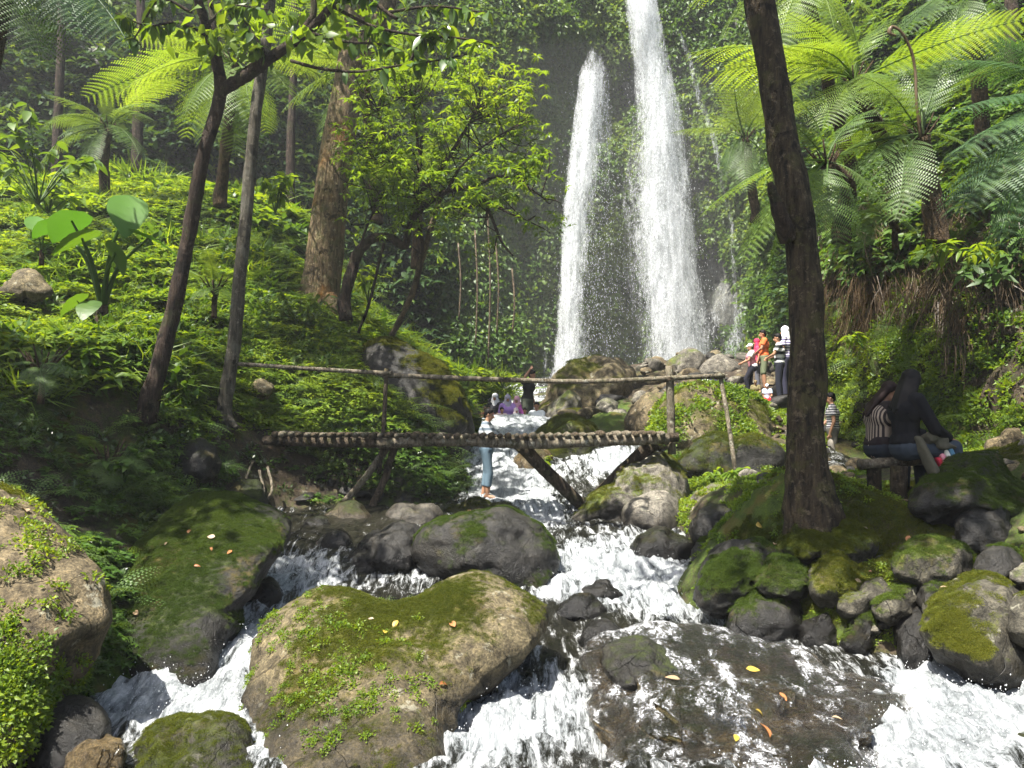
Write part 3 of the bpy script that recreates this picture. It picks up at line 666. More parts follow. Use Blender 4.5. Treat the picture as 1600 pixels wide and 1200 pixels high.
# ------------------------------------------------------------------ the falls
def fall(name, L, R, Y, dens, seed, bulge=.5, layers=3, spread=.25):
    """L, R: edges as (px, py); dens(u, v) the body of the water"""
    L = np.array(L, float); R = np.array(R, float); nv, nu = 160, 36
    obs = []
    Vs, Fs, Ds = [], [], []; k = 0
    for q in range(layers):
        v = np.linspace(0, 1, nv); u = np.linspace(0, 1, nu)
        pyv = L[0, 1] + (L[-1, 1] - L[0, 1]) * v
        lx = np.interp(pyv, L[:, 1], L[:, 0]); rx = np.interp(pyv, R[:, 1], R[:, 0])
        U, Vv = np.meshgrid(u, v); PX = lx[:, None] + (rx - lx)[:, None] * U; PY = np.repeat(pyv[:, None], nu, 1)
        Yq = Y - .15 - bulge * np.sin(np.pi * U) * (.3 + .7 * Vv) - 1.3 * Vv ** 1.5 * bulge - q * spread
        P = atn(PX.ravel(), PY.ravel(), Yq.ravel())
        P += fbm(P * [1, 1, .25], 1.5, 3, seed + q)[:, None] * [.05, .14, 0]
        D = dens(U, Vv).ravel() - (.12 * q) + .16 * fbm(P * [1, 1, .12], 2.2, 3, seed + 7 * q) + .14 * fbm(P * [1, 1, .5], .8, 3, seed + 3 * q)
        Vs.append(P); Fs.append(grid_faces(nv, nu) + k); Ds.append(D); k += len(P)
    o = mobj(name, npmesh(name, np.concatenate(Vs), np.concatenate(Fs), M['fall'], attrs={'dens': np.concatenate(Ds)}))
    o['kind'] = 'structure'; return o
def edge(u, a=.12): return sstep(0, a, u) * sstep(0, a, 1 - u)
fl_L = [(918, 70), (912, 92), (900, 112), (895, 160), (884, 240), (873, 330), (868, 430), (862, 520), (852, 600)]
fl_R = [(940, 70), (946, 92), (956, 112), (957, 160), (966, 240), (976, 330), (982, 430), (986, 520), (990, 600)]
def d1(u, v):
    core = np.exp(-((u - (.42 - .22 * sstep(.1, .6, v))) / (.38 - .14 * sstep(.15, .6, v))) ** 2)
    return (.06 + .84 * core * (.6 + .4 * sstep(.04, .1, v)) * (1 - .12 * v) + .06 * sstep(.1, .4, v) * (1 - u * .8)) * (edge(u, .08) * .75 + .25) * sstep(0, .03, v) - .5 * (1 - edge(u, .1))
fall('left_waterfall', fl_L, fl_R, 32.5, d1, 3)
fm_L = [(968, -10), (975, 40), (985, 110), (985, 170), (968, 250), (960, 330), (962, 430), (980, 520), (1000, 600)]
fm_R = [(1030, -10), (1044, 60), (1060, 130), (1078, 210), (1090, 300), (1102, 400), (1114, 480), (1124, 540), (1130, 600)]
def d2(u, v):
    lo = sstep(.2, .42, v); cpos = .48 + .12 * lo; wd = .46 - .12 * lo
    core = np.exp(-np.abs((u - cpos) / wd) ** 2.6)
    return .04 + .90 * core * (1 - .10 * v) + .10 * lo * (1 - u) - .6 * (1 - edge(u, .12))
fall('main_waterfall', fm_L, fm_R, 33.0, d2, 9, .7)
def d3(u, v): return (.33 + .14 * np.sin(v * 21)) * edge(u, .3) + .0
fall('thin_side_stream', [(1056, 50), (1070, 90), (1085, 150), (1108, 210), (1124, 290), (1138, 350), (1142, 440), (1145, 540)], [(1066, 50), (1084, 90), (1098, 150), (1120, 210), (1136, 290), (1150, 350), (1158, 440), (1170, 540)], 32.3, d3, 15, .15, 2, .12)
def d4(u, v): return (.10 + .16 * sstep(.0, .9, v)) * edge(u, .25) + .12 * np.sin(u * 17 + v * 9)
fall('spray_veil_on_rock', [(1090, 440), (1085, 520), (1080, 580)], [(1185, 440), (1215, 510), (1210, 580)], 31.6, d4, 17, .3, 2, .2)
fall('wall_trickle', [(776, 440), (778, 520), (772, 590)], [(786, 440), (790, 520), (800, 590)], 31.2, lambda u, v: .18 + .2 * v, 19, .1, 1)
fall('low_wall_trickles', [(800, 540), (800, 600)], [(862, 540), (866, 600)], 32.0, lambda u, v: .20 + .2 * np.sin(u * 25), 23, .1, 1)
# spray thrown clear of the falls: small elongated drops
rg = np.random.default_rng(5); n = 9000
v = rg.random(n) ** .8; which = rg.random(n) < .42
pyv = 110 + 490 * v; u = rg.normal(.5, .26, n)
lx = np.where(which, np.interp(pyv, [p[1] for p in fl_L], [p[0] for p in fl_L]), np.interp(pyv, [p[1] for p in fm_L], [p[0] for p in fm_L]))
rx = np.where(which, np.interp(pyv, [p[1] for p in fl_R], [p[0] for p in fl_R]), np.interp(pyv, [p[1] for p in fm_R], [p[0] for p in fm_R]))
P = atn(lx + (rx - lx) * u, pyv, 32.2 - 1.3 * v - rg.random(n) * 1.2)
s = rg.uniform(.004, .010, n)[:, None]; st = rg.uniform(1.0, 3.0, n)[:, None]
T = np.array([[1, 0, 0], [-.5, .87, 0], [-.5, -.87, 0]])
V = np.concatenate([P[:, None] + T[None] * s[:, :, None], (P + [0, 0, 1] * s * st * 1.5)[:, None], (P - [0, 0, 1] * s * st * 1.5)[:, None]], 1).reshape(-1, 3)
F = (np.arange(n)[:, None, None] * 5 + np.array([[0, 1, 3], [1, 2, 3], [2, 0, 3], [1, 0, 4], [2, 1, 4], [0, 2, 4]])[None]).reshape(-1, 3)
sp = mobj('water_spray', npmesh('water_spray', V, F, M['drop'])); sp['kind'] = 'stuff'; tag(sp, 'fine white spray of droplets round the tall waterfalls', 'spray')
# splashes over the near rapids
n = 2600; cand = np.where(WFo > .75)[0]; i = rg.choice(cand, n); P = WV[i] + np.column_stack([rg.normal(0, .03, n), rg.normal(0, .03, n), np.abs(rg.normal(0, .05, n)) + .01])
s = rg.uniform(.002, .0055, n)[:, None]
V = np.concatenate([P[:, None] + T[None] * s[:, :, None], (P + [0, 0, 1] * s * 1.3)[:, None], (P - [0, 0, 1] * s * 1.3)[:, None]], 1).reshape(-1, 3)
F = (np.arange(n)[:, None, None] * 5 + np.array([[0, 1, 3], [1, 2, 3], [2, 0, 3], [1, 0, 4], [2, 1, 4], [0, 2, 4]])[None]).reshape(-1, 3)
sp = mobj('splash_drops', npmesh('splash_drops', V, F, M['drop'])); sp['kind'] = 'stuff'; tag(sp, 'white drops splashing above the near rapids', 'spray')
# ------------------------------------------------------------------ rocks
_ico = {}
def ico(k):
    if k not in _ico:
        bm = bmesh.new(); bmesh.ops.create_icosphere(bm, subdivisions=k, radius=1); _ico[k] = (np.array([v.co[:] for v in bm.verts]), np.array([[v.index for v in f.verts] for f in bm.faces])); bm.free()
    V, F = _ico[k]; return V.copy(), F
ROCKS = {}
def rock_shape(outline, Y0, T, lean=0.0, seed=0, sub=4, rough=.07, cuts=5, cutd=.84, pw=.85):
    rg = np.random.default_rng(seed + 1000)
    O = np.array(outline, float); c = O.mean(0) * .5 + (O.min(0) + O.max(0)) * .25
    D, F = ico(sub)
    # flat facets cut on the unit form
    for k in range(cuts):
        nrm = rg.normal(size=3); nrm[1] = -abs(nrm[1]) * 1.2; nrm /= np.linalg.norm(nrm); h = rg.uniform(cutd, cutd + .12)
        q = D @ nrm; ov = np.clip(q - h, 0, None); D = D - nrm * ov[:, None] * .9
    a = np.arctan2(O[:, 1] - c[1], O[:, 0] - c[0]); r = np.hypot(O[:, 0] - c[0], O[:, 1] - c[1]); i = np.argsort(a); a, r = a[i], r[i]
    aa = np.concatenate([a - 2 * math.pi, a, a + 2 * math.pi]); rr = np.concatenate([r, r, r])
    th = np.arctan2(-D[:, 2], D[:, 0]); rho = np.hypot(D[:, 0], D[:, 2])
    R = sum(np.interp(th + o, aa, rr) for o in (-.09, 0, .09)) / 3
    qx = np.cos(th) * R * rho ** pw; qy = np.sin(th) * R * rho ** pw
    sy = np.sign(D[:, 1]) * np.abs(D[:, 1]) ** .9
    Y = Y0 + T * sy + lean * (-qy) / 100.0
    V = atn(c[0] + qx, c[1] + qy, Y)
    ctr = V.mean(0); size = np.linalg.norm(V - ctr, axis=1).mean(); dr = (V - ctr); dr /= np.linalg.norm(dr, axis=1)[:, None]
    rough = rough * 1.5; nz = fbm(V + seed * 3.1, 1.3 / size, 3, seed) * rough + fbm(V + seed, 4.5 / size, 4, seed + 3) * rough * .5
    rd = (1 - 2 * np.abs(fbm(V * [1, 1, 1.6], 1.9 / size, 3, seed + 9))) * rough * .5
    nz = nz + np.clip(rd, -.05, .05)
    V = V + dr * ((nz * size) * np.where(rho > .93, .6, 1.0))[:, None] + dr * (fbm(V, 9, 3, seed + 5) * .012)[:, None]
    return V, F
def rock(name, label, outline, Y0, T, lean=0.0, mat='rock_grey', moss=.3, seed=0, sub=4, cat=None, group=None, tuft=0, tk='moss', rough=.07, cuts=5, cutd=.84, upk=1.0, msz=1.0, tn=None, pw=.85, keepd=None):
    cyy = (min(p[1] for p in outline) + max(p[1] for p in outline)) / 2; k = dep(cyy) if not keepd else keepd
    V, F = rock_shape(outline, Y0 * k, T * k, lean * k, seed, sub, rough, cuts, cutd, pw)
    # outward faces
    Nn = vnormals(V, F); ctr = V.mean(0)
    if ((V - ctr) * Nn).sum() < 0: F = F[:, ::-1]; Nn = -Nn
    mo = moss + .42 * upk * (Nn[:, 2] - .25) + .42 * fbm(V, 1.6, 3, seed + 50)
    wet = (1 - sstep(.0, .42, V[:, 2] - wz_(V[:, 0], V[:, 1]))) * (V[:, 1] < 19) if cyy > 700 and mat != 'rock_wet' else 0 * mo
    base = V.mean(0); me = npmesh(name, V - base, F, M[mat], attrs={'moss': mo, 'wet': wet})
    o = mobj(name, me, loc=base); tag(o, label, cat or ('stone' if name == 'stone' else 'boulder'), group)
    ROCKS.setdefault('all', []).append((o, V, F))
    if tuft:
        rg_ = np.random.default_rng(seed + 77)
        P, Z = surf_sample(V, F, tuft, rg_, lambda c, nn, T_: sstep(.2, .95, mo[T_].mean(1)) ** 1.6 * (nn[:, 2] > -.25))
        if len(P):
            Zs = Z * .7 + [0, 0, .5]
            scatter('moss', tk, P - base, Zs, rg_.uniform(.35, 1.0, len(P)) * msz, o, seed)
    return o, V, F
def top_z(V, x, y, r=.12):
    d = np.hypot(V[:, 0] - x, V[:, 1] - y); k = d < r
    if not k.any(): k = d < d.min() + .1
    return V[k, 2].max()
B = {}
B['fore'] = rock('boulder', 'huge domed tan boulder with green moss in the middle foreground between white chutes', [(380, 1060), (392, 1000), (425, 960), (470, 928), (525, 912), (570, 920), (620, 933), (665, 925), (705, 905), (740, 893), (785, 912), (835, 935), (868, 965), (845, 1005), (800, 1045), (750, 1085), (712, 1110), (700, 1160), (710, 1230), (640, 1300), (500, 1300), (410, 1250), (385, 1150)], 7.75, .75, .62, 'rock_tan', .16, 1, 6, tuft=5200, msz=.62, rough=.042, cuts=4, cutd=.88, tn=1)
B['slab'] = rock('boulder', 'wide flat wet brown slab glinting under a thin sheet of water, right foreground', [(925, 1010), (1000, 985), (1100, 990), (1200, 1010), (1300, 1045), (1400, 1070), (1480, 1088), (1440, 1120), (1385, 1150), (1370, 1190), (1390, 1290), (1200, 1330), (1030, 1330), (960, 1280), (950, 1200), (940, 1120), (915, 1060)], 7.25, .62, 1.0, 'rock_wet', .36, 2, 6, rough=.15, cuts=6, cutd=.8, upk=.3)
rock('boulder', 'angular grey-brown rock with a split dark face at the left end of the wet slab', [(943, 1015), (985, 993), (1040, 1008), (1075, 1050), (1060, 1095), (1030, 1120), (990, 1095), (950, 1065)], 7.75, .34, .8, 'rock_dark', .05, 3, 5, rough=.07, cuts=9, cutd=.55, pw=1.0)
B['leftslab'] = rock('boulder', 'long sloping boulder of dark green moss strewn with leaves, left of the white chute', [(160, 1050), (163, 960), (190, 895), (240, 830), (295, 782), (340, 770), (400, 788), (450, 812), (455, 840), (415, 885), (375, 950), (345, 1020), (332, 1088), (250, 1105), (175, 1100)], 9.3, .8, .75, 'rock_dark', .5, 4, 6, tuft=9000, msz=.7, tk='mossdark', rough=.045, cuts=3, cutd=.9)
B['farleft'] = rock('boulder', 'large tan boulder with a leafy lower side cut by the left edge', [(-150, 720), (0, 763), (50, 795), (110, 850), (152, 890), (163, 950), (135, 1035), (95, 1090), (50, 1150), (0, 1260), (-150, 1300), (-300, 1000)], 7.1, .85, .3, 'rock_brown', -.12, 5, 5, tuft=500, rough=.05)
B['mid'] = rock('boulder', 'big round dark boulder with moss on its top right, mid stream before the lip', [(643, 875), (655, 830), (690, 812), (750, 803), (815, 805), (855, 825), (874, 860), (872, 900), (855, 938), (780, 930), (720, 908), (665, 905)], 10.7, .75, .2, 'rock_dark', .32, 6, 5, tuft=3000, tk='mossdark', rough=.05, msz=.8)
rock('boulder', 'black leaning boulder left of the trickle, beside the round dark one', [(530, 905), (560, 862), (600, 825), (640, 813), (662, 838), (652, 880), (640, 908), (590, 918), (540, 918)], 11.0, .5, .3, 'rock_dark', -.1, 7, 5, rough=.08)
B['botl'] = rock('boulder', 'low rounded mossy rock at the bottom edge left of the domed boulder', [(212, 1165), (245, 1135), (320, 1124), (385, 1130), (404, 1165), (410, 1260), (300, 1300), (200, 1260)], 6.6, .45, .4, 'rock_moss', .22, 8, 5, tuft=900, msz=.6)
rock('boulder', 'smooth black wet rock in the bottom left corner', [(48, 1115), (90, 1085), (150, 1098), (174, 1135), (150, 1185), (80, 1240), (30, 1210)], 6.8, .4, .3, 'rock_dark', -.5, 9, 5, rough=.03, cuts=2)
rock('stone', 'small reddish wet stone on the bottom edge beside the black rock', [(95, 1195), (145, 1150), (188, 1155), (193, 1195), (160, 1240), (100, 1240)], 6.45, .25, .3, 'rock_wet', -.5, 10, 4)
B['stand'] = rock('boulder', 'flat-topped mossy rock on which the barefoot man stands', [(665, 808), (680, 796), (720, 789), (770, 789), (815, 793), (842, 804), (855, 824), (800, 835), (700, 835), (655, 825)], 13.6, 1.1, 1.0, 'rock_tan', .22, 11, 5, tuft=500, rough=.04, cuts=2)
rock('stone', 'flat grey stone just left of the rock with the barefoot man', [(600, 808), (650, 793), (695, 803), (685, 826), (610, 826)], 12.3, .4, .3, 'rock_grey', .0, 12)
B['pyr'] = rock('boulder', 'pointed grey boulder with a mossy right flank under the right end of the bridge', [(883, 822), (915, 792), (958, 757), (1000, 722), (1035, 708), (1062, 735), (1078, 785), (1076, 828), (1000, 835), (920, 828)], 12.3, .85, .4, 'rock_grey', .12, 13, 5, tuft=700, cuts=7, cutd=.74)
rock('boulder', 'smaller grey boulder leaning on the foot of the pointed one', [(972, 805), (1000, 776), (1040, 770), (1068, 790), (1075, 828), (1030, 835), (985, 832)], 11.75, .4, .3, 'rock_grey', .05, 14, 4, cuts=6, cutd=.75)
rock('boulder', 'wedge-shaped rock with a lit top right of the pointed grey boulder', [(1068, 795), (1098, 766), (1130, 755), (1146, 778), (1148, 805), (1110, 840), (1068, 832)], 11.6, .4, .3, 'rock_grey', .15, 15, 4, cuts=6)
rock('boulder', 'dark blocky rock below the wedge-shaped one at the water edge', [(1085, 850), (1092, 800), (1128, 786), (1147, 808), (1142, 838), (1112, 858)], 10.6, .35, .1, 'rock_dark', .05, 16, 4, cuts=6)
rock('boulder', 'very large dark overhanging boulder behind the left handrail with ferny top', [(560, 560), (590, 530), (650, 548), (690, 568), (715, 605), (728, 645), (733, 690), (715, 725), (640, 720), (590, 670), (560, 620)], 15.8, 1.0, .2, 'rock_dark', .25, 17, 5, tuft=2200, tk='moss', msz=1.6)
rock('boulder', 'mossy boulder right of the forked brace under the bridge', [(598, 765), (610, 722), (650, 715), (678, 740), (672, 782), (622, 795)], 14.0, .5, 0, 'rock_moss', .4, 18, 4, tuft=500, msz=1.4)
rock('boulder', 'mossy boulder under the bridge behind the standing man', [(662, 750), (690, 712), (722, 730), (738, 770), (725, 800), (690, 805), (668, 790)], 14.9, .5, 0, 'rock_moss', .4, 19, 4, tuft=500, msz=1.4)
rock('boulder', 'tall yellow-green mossy boulder in the middle between two small cascades', [(836, 725), (848, 675), (880, 650), (918, 658), (942, 690), (958, 730), (952, 785), (900, 800), (848, 775)], 16.3, .9, .1, 'rock_moss', .5, 20, 5, tuft=1200, msz=1.5)
rock('boulder', 'dark wet rock parting the white cascade behind the bridge', [(800, 725), (822, 700), (852, 702), (868, 755), (850, 800), (815, 775)], 15.6, .5, 0, 'rock_wet', -.1, 21, 4)
rock('boulder', 'broad tan rock capped with moss below the left waterfall', [(800, 680), (855, 628), (862, 600), (888, 568), (925, 558), (980, 568), (1004, 592), (1004, 630), (985, 670), (900, 690)], 21.5, 1.4, .5, 'rock_tan', .25, 22, 5, tuft=500, msz=2, cuts=9, cutd=.72, rough=.09)
rock('boulder', 'sharp little grey peak in front of the broad tan rock', [(855, 655), (872, 620), (896, 610), (912, 640), (905, 670), (862, 670)], 19.6, .5, .1, 'rock_grey', .15, 23, 4, cuts=8, cutd=.7)
rock('boulder', 'rounded yellowish mossy rock left of the sharp grey peak', [(852, 690), (866, 655), (900, 640), (925, 655), (925, 690), (890, 700)], 18.6, .5, .1, 'rock_moss', .4, 24, 4, tuft=200, msz=1.6)
B['leafy'] = rock('boulder', 'wide pale boulder overgrown with light green leaves behind the bridge end', [(1005, 690), (1030, 640), (1062, 616), (1110, 608), (1160, 614), (1195, 632), (1206, 665), (1200, 700), (1140, 720), (1050, 715)], 16.3, 1.2, .5, 'rock_tan', .32, 25, 5, tuft=900, msz=1.4, rough=.07)
rock('boulder', 'brown bare boulder between the broad tan rock and the leafy one', [(978, 668), (990, 635), (1015, 614), (1045, 618), (1055, 650), (1045, 690), (1000, 692)], 16.9, .8, .3, 'rock_brown', -.1, 26, 4)
rock('stone', 'low pale rock above the bridge deck between the mossy boulder and the brown one', [(925, 665), (945, 648), (990, 652), (998, 678), (930, 684)], 18.0, .5, .3, 'rock_grey', -.1, 27, 4)
rock('boulder', 'long dark ledge with leafy top right of the leaning rail prop', [(1055, 730), (1075, 700), (1150, 690), (1215, 695), (1228, 718), (1222, 745), (1100, 752)], 14.0, .6, .3, 'rock_dark', .3, 28, 4, tuft=500, msz=1.6)
rock('boulder', 'second mossy ledge below the long dark one', [(1110, 780), (1130, 752), (1180, 745), (1235, 748), (1236, 785), (1150, 792)], 12.9, .5, .3, 'rock_dark', .3, 29, 4, tuft=400, msz=1.5)
rock('boulder', 'tan low rock between the second ledge and the dark blocky rock', [(1140, 800), (1150, 772), (1200, 765), (1240, 778), (1238, 812), (1170, 818)], 11.6, .5, .3, 'rock_tan', .2, 30, 4, tuft=200)
# right bank stones
SB = [('dark boulder with a mossy crown jutting into the stream on the right', [(1083, 945), (1088, 895), (1108, 862), (1160, 845), (1207, 850), (1213, 880), (1192, 922), (1150, 958), (1110, 962)], 8.9, .5, 'rock_dark', .18, 900),
      ('oval mossy stone right of the jutting dark boulder', [(1175, 902), (1190, 880), (1230, 869), (1266, 884), (1272, 916), (1240, 938), (1190, 928)], 8.55, .32, 'rock_dark', .3, 400),
      ('domed bright mossy stone in the upper row of the stone bank', [(1262, 905), (1278, 872), (1318, 862), (1342, 888), (1338, 930), (1300, 952), (1268, 938)], 8.4, .35, 'rock_moss', .45, 600),
      ('brownish flat stone right of the domed mossy one', [(1308, 948), (1340, 915), (1395, 903), (1402, 930), (1362, 957), (1320, 967)], 8.2, .3, 'rock_moss', .1, 100),
      ('dark stone low at the water under the oval mossy stone', [(1128, 988), (1148, 936), (1200, 920), (1252, 945), (1263, 985), (1222, 1010), (1160, 1005)], 8.45, .35, 'rock_dark', .15, 300),
      ('round dark stone at the water, third from the left in the lowest row', [(1248, 990), (1260, 960), (1290, 955), (1317, 975), (1320, 1012), (1280, 1034), (1253, 1018)], 8.15, .28, 'rock_dark', .15, 200),
      ('upright egg-shaped stone in the lowest row at the water', [(1317, 992), (1330, 956), (1358, 953), (1370, 990), (1362, 1032), (1325, 1034)], 8.0, .25, 'rock_dark', .2, 150),
      ('tilted oblong stone with a pale mossy top above the egg-shaped one', [(1362, 955), (1388, 920), (1435, 916), (1443, 940), (1412, 967), (1375, 978)], 7.9, .28, 'rock_moss', .25, 250),
      ('black stone in the gap left of the big sloping boulder', [(1395, 1010), (1412, 962), (1450, 948), (1474, 990), (1464, 1045), (1410, 1052)], 7.75, .3, 'rock_dark', .0, 100),
      ('big sloping boulder with a brown top and mossy face near the right edge', [(1440, 965), (1452, 918), (1500, 895), (1565, 903), (1605, 930), (1622, 1000), (1615, 1085), (1560, 1078), (1500, 1040), (1458, 1018)], 7.2, .5, 'rock_moss', .25, 1500),
      ('long mossy boulder set into the bank above the big sloping one', [(1393, 872), (1418, 850), (1480, 846), (1525, 868), (1515, 902), (1440, 918), (1400, 904)], 8.1, .4, 'rock_moss', .25, 500),
      ('large shaded mossy boulder beside the bench on the right', [(1415, 790), (1450, 742), (1500, 708), (1545, 705), (1585, 745), (1615, 800), (1570, 828), (1480, 815), (1430, 805)], 8.5, .6, 'rock_dark', .3, 1500),
      ('dark round boulder in front of the large shaded one', [(1492, 815), (1515, 792), (1560, 785), (1584, 820), (1577, 858), (1530, 868), (1498, 845)], 7.9, .3, 'rock_dark', -.05, 60),
      ('pale smooth stone cut by the right edge above the sloping boulder', [(1575, 900), (1598, 880), (1645, 885), (1650, 925), (1592, 920)], 7.5, .2, 'rock_grey', .0, 0),
      ('mossy pale stone at the right edge beside the big sloping boulder', [(1575, 960), (1600, 925), (1650, 935), (1660, 1010), (1602, 1010)], 6.9, .25, 'rock_moss', .2, 150),
      ('pale pink-grey boulder lying on the path by the right edge', [(1533, 695), (1560, 682), (1600, 680), (1660, 690), (1650, 712), (1540, 706)], 10.2, .35, 'rock_brown', -.3, 0),
      ('flat tan stone on the path below the pale pink-grey boulder', [(1555, 730), (1590, 715), (1660, 720), (1660, 745), (1570, 745)], 9.3, .3, 'rock_tan', -.2, 0),
      ('leafy mossy hump below the foot of the leaning tree', [(1205, 860), (1225, 832), (1280, 815), (1335, 818), (1372, 845), (1365, 868), (1280, 872), (1225, 875)], 7.9, .4, 'rock_moss', .6, 1600),
      ('bare grey stone in the moss above the jutting dark boulder', [(1130, 872), (1150, 845), (1195, 832), (1220, 850), (1200, 868), (1160, 880)], 8.8, .3, 'rock_grey', .0, 100),
      ('small dark stone at the water left of the jutting boulder', [(1085, 885), (1092, 845), (1120, 835), (1135, 860), (1115, 890)], 9.6, .3, 'rock_dark', .15, 150),
      ('small stone lying against the dark round boulder', [(1452, 862), (1470, 838), (1500, 840), (1510, 862), (1480, 872)], 7.9, .2, 'rock_grey', .05, 50),
      ('dark rounded stone right of the long mossy boulder', [(1520, 895), (1535, 862), (1585, 860), (1600, 885), (1580, 905)], 7.7, .25, 'rock_dark', .1, 100),
      ('stone half sunk in the mud beside the tilted oblong one', [(1440, 950), (1436, 925), (1462, 905), (1478, 925), (1468, 950)], 7.75, .2, 'rock_dark', .1, 60)]
for i, (lb, ol, Y, T, mt, mo, tf) in enumerate(SB):
    b = rock('boulder' if max(p[0] for p in ol) - min(p[0] for p in ol) > 95 else 'stone', lb, ol, Y, T, .35, mt, mo, 60 + i, 5 if tf > 800 else 4, tuft=int(tf * 1.6), msz=.75, tk='mossdark' if (mt == 'rock_dark' or i % 3 == 1) else 'moss', rough=.075, cuts=8, cutd=.74, keepd=(.885 if sum(p[1] for p in ol) / len(ol) > 872 else 1.0))
# rocks in the water and at its edges
EX = [('dark wet rock under the small lip of the right rapid', [(982, 858), (1005, 832), (1055, 834), (1085, 852), (1070, 890), (1000, 890)], 11.3, .4, 'rock_dark', 0.0),
      ('low dark rock breaking the foam below the lip', [(905, 925), (925, 915), (960, 918), (975, 930), (940, 938)], 10.3, .2, 'rock_dark', -.3),
      ('flat dark rock awash just above the wet slab', [(905, 1005), (915, 982), (965, 978), (975, 1000), (940, 1016)], 8.7, .25, 'rock_dark', -.1),
      ('dark rock under the glassy water right of the domed boulder', [(865, 958), (885, 938), (935, 940), (950, 962), (900, 978)], 9.6, .25, 'rock_dark', -.1),
      ('black rock at the top of the left chute', [(495, 850), (515, 832), (545, 835), (550, 858), (520, 868)], 11.3, .25, 'rock_dark', -.2),
      ('small wet stone in the pool under the bridge braces', [(470, 822), (490, 812), (515, 815), (518, 830), (480, 832)], 12.0, .25, 'rock_dark', 0),
      ('dark wet ledge splashed by the left chute', [(375, 980), (385, 930), (425, 900), (440, 925), (420, 965), (390, 990)], 10.0, .3, 'rock_dark', -.1),
      ('mossy rock in the bottom right corner beyond the foam', [(1490, 1200), (1550, 1172), (1650, 1158), (1680, 1260), (1500, 1270)], 6.2, .4, 'rock_moss', .2),
      ('pale lit stone in the bushes under the left end of the handrail', [(385, 610), (395, 598), (418, 597), (432, 608), (425, 618), (395, 620)], 13.2, .3, 'rock_tan', -.3),
      ('mossy rock in the bank left of the bridge foot', [(262, 740), (275, 700), (310, 685), (338, 705), (340, 745), (300, 760)], 11.2, .4, 'rock_dark', .25),
      ('pale flat stone in the greenery above the left slope', [(-10, 455), (15, 438), (70, 442), (85, 455), (40, 462)], 13.5, .4, 'rock_tan', -.2),
      ('brown rock at the foot of the forked brace', [(500, 815), (520, 795), (570, 798), (585, 815), (540, 825)], 12.3, .3, 'rock_brown', .1),
      ('mossy round rock beside the pool under the bridge', [(590, 800), (600, 770), (640, 768), (660, 795), (630, 810)], 12.9, .3, 'rock_moss', .4),
      ('dark mossy lump on the bank above the left boulder', [(335, 790), (345, 760), (385, 750), (420, 765), (425, 795), (380, 800)], 11.8, .4, 'rock_dark', .3),
      ('grey boulder at the foot of the main waterfall', [(1040, 585), (1058, 556), (1088, 545), (1104, 572), (1095, 592), (1060, 592)], 23.5, .6, 'rock_grey', .2),
      ('dark flat rock at the top of the rubble slope', [(1090, 585), (1105, 565), (1140, 560), (1160, 575), (1140, 590)], 23, .5, 'rock_grey', .0)]
for i, (lb, ol, Y, T, mt, mo) in enumerate(EX):
    rock('boulder' if max(p[0] for p in ol) - min(p[0] for p in ol) > 60 else 'stone', lb, ol, Y, T, .3, mt, mo, 120 + i, 4, rough=.07)
# the rubble slope under the falls: one shape of stone per seed, copied
rg = np.random.default_rng(44); protos = []
for s in range(5):
    D, F = ico(3)
    for k in range(9):
        nr = rg.normal(size=3); nr /= np.linalg.norm(nr); h = rg.uniform(.55, .8); D = D - nr * np.clip(D @ nr - h, 0, None)[:, None]
    D = D + D * (fbm(D, 1.5, 3, s) * .09)[:, None]; D *= [1, .8, .62]
    protos.append(npmesh('rubble_stone', D, F, M[['rock_grey', 'rock_tan', 'rock_brown', 'rock_grey', 'rock_dark'][s]], attrs={'moss': np.full(len(D), -.1 + .35 * rg.random()) + .3 * D[:, 2]}))
def put_stone(px, py, Y, s, label, group=None, name='stone', mi=None, gnd=True):
    x, y, z = at(px, py, Y)
    if gnd: z = float(gz_at(x, y)[0]) + s * .25
    o = mobj(name, protos[rg.integers(5) if mi is None else mi], loc=(x, y, z)); o.scale = (s * rg.uniform(.8, 1.3), s * rg.uniform(.8, 1.2), s * rg.uniform(.7, 1.1)); o.rotation_euler = (rg.uniform(-.4, .4), rg.uniform(-.4, .4), rg.uniform(0, 6.3))
    tone = ['grey', 'tan', 'brown', 'slate-grey', 'blackish'][protos.index(o.data)]; big = 'larger' if s > RNG_[label][0] else 'smaller'
    f_ = lambda v_, a_, b_, w_: w_[int(min(len(w_) - 1, max(0, (v_ - a_) / (b_ - a_) * len(w_))))]; q = RNG_[label]
    lab = '%s %s %s, at the %s %s' % (big, tone, label, f_(py, q[3], q[4], ('upper', 'middle', 'lower')), f_(px, q[1], q[2], ('left', 'centre left', 'centre right', 'right')))
    return tag(o, lab, 'stone', group)
RNG_ = {'stone in the rubble slope below the main waterfall': (.25, 1000, 1235, 548, 640), 'stone on the path behind the leaning tree': (.15, 1150, 1340, 640, 780), 'stone on the ground by the bench': (.09, 1360, 1620, 715, 800),
        'stone filling a gap of the stone bank': (.09, 1360, 1620, 850, 960), 'stone wedged between the big middle rocks': (.25, 860, 1040, 585, 660), 'stone by the pool under the bridge': (.12, 455, 700, 790, 830)}
for k in range(110):
    px = rg.uniform(1000, 1235); py = rg.uniform(548, 640); Y = np.interp(py, [548, 640], [25, 18]) + rg.uniform(-.4, .4)
    put_stone(px, py, Y, rg.uniform(.13, .38), 'stone in the rubble slope below the main waterfall', 'rubble below the waterfalls')
for k in range(46):
    px = rg.uniform(1150, 1340); py = rg.uniform(640, 780); Y = np.interp(py, [640, 780], [17.5, 9.5])
    put_stone(px, py, Y, rg.uniform(.08, .22), 'stone on the path behind the leaning tree', 'stones on the path behind the tree')
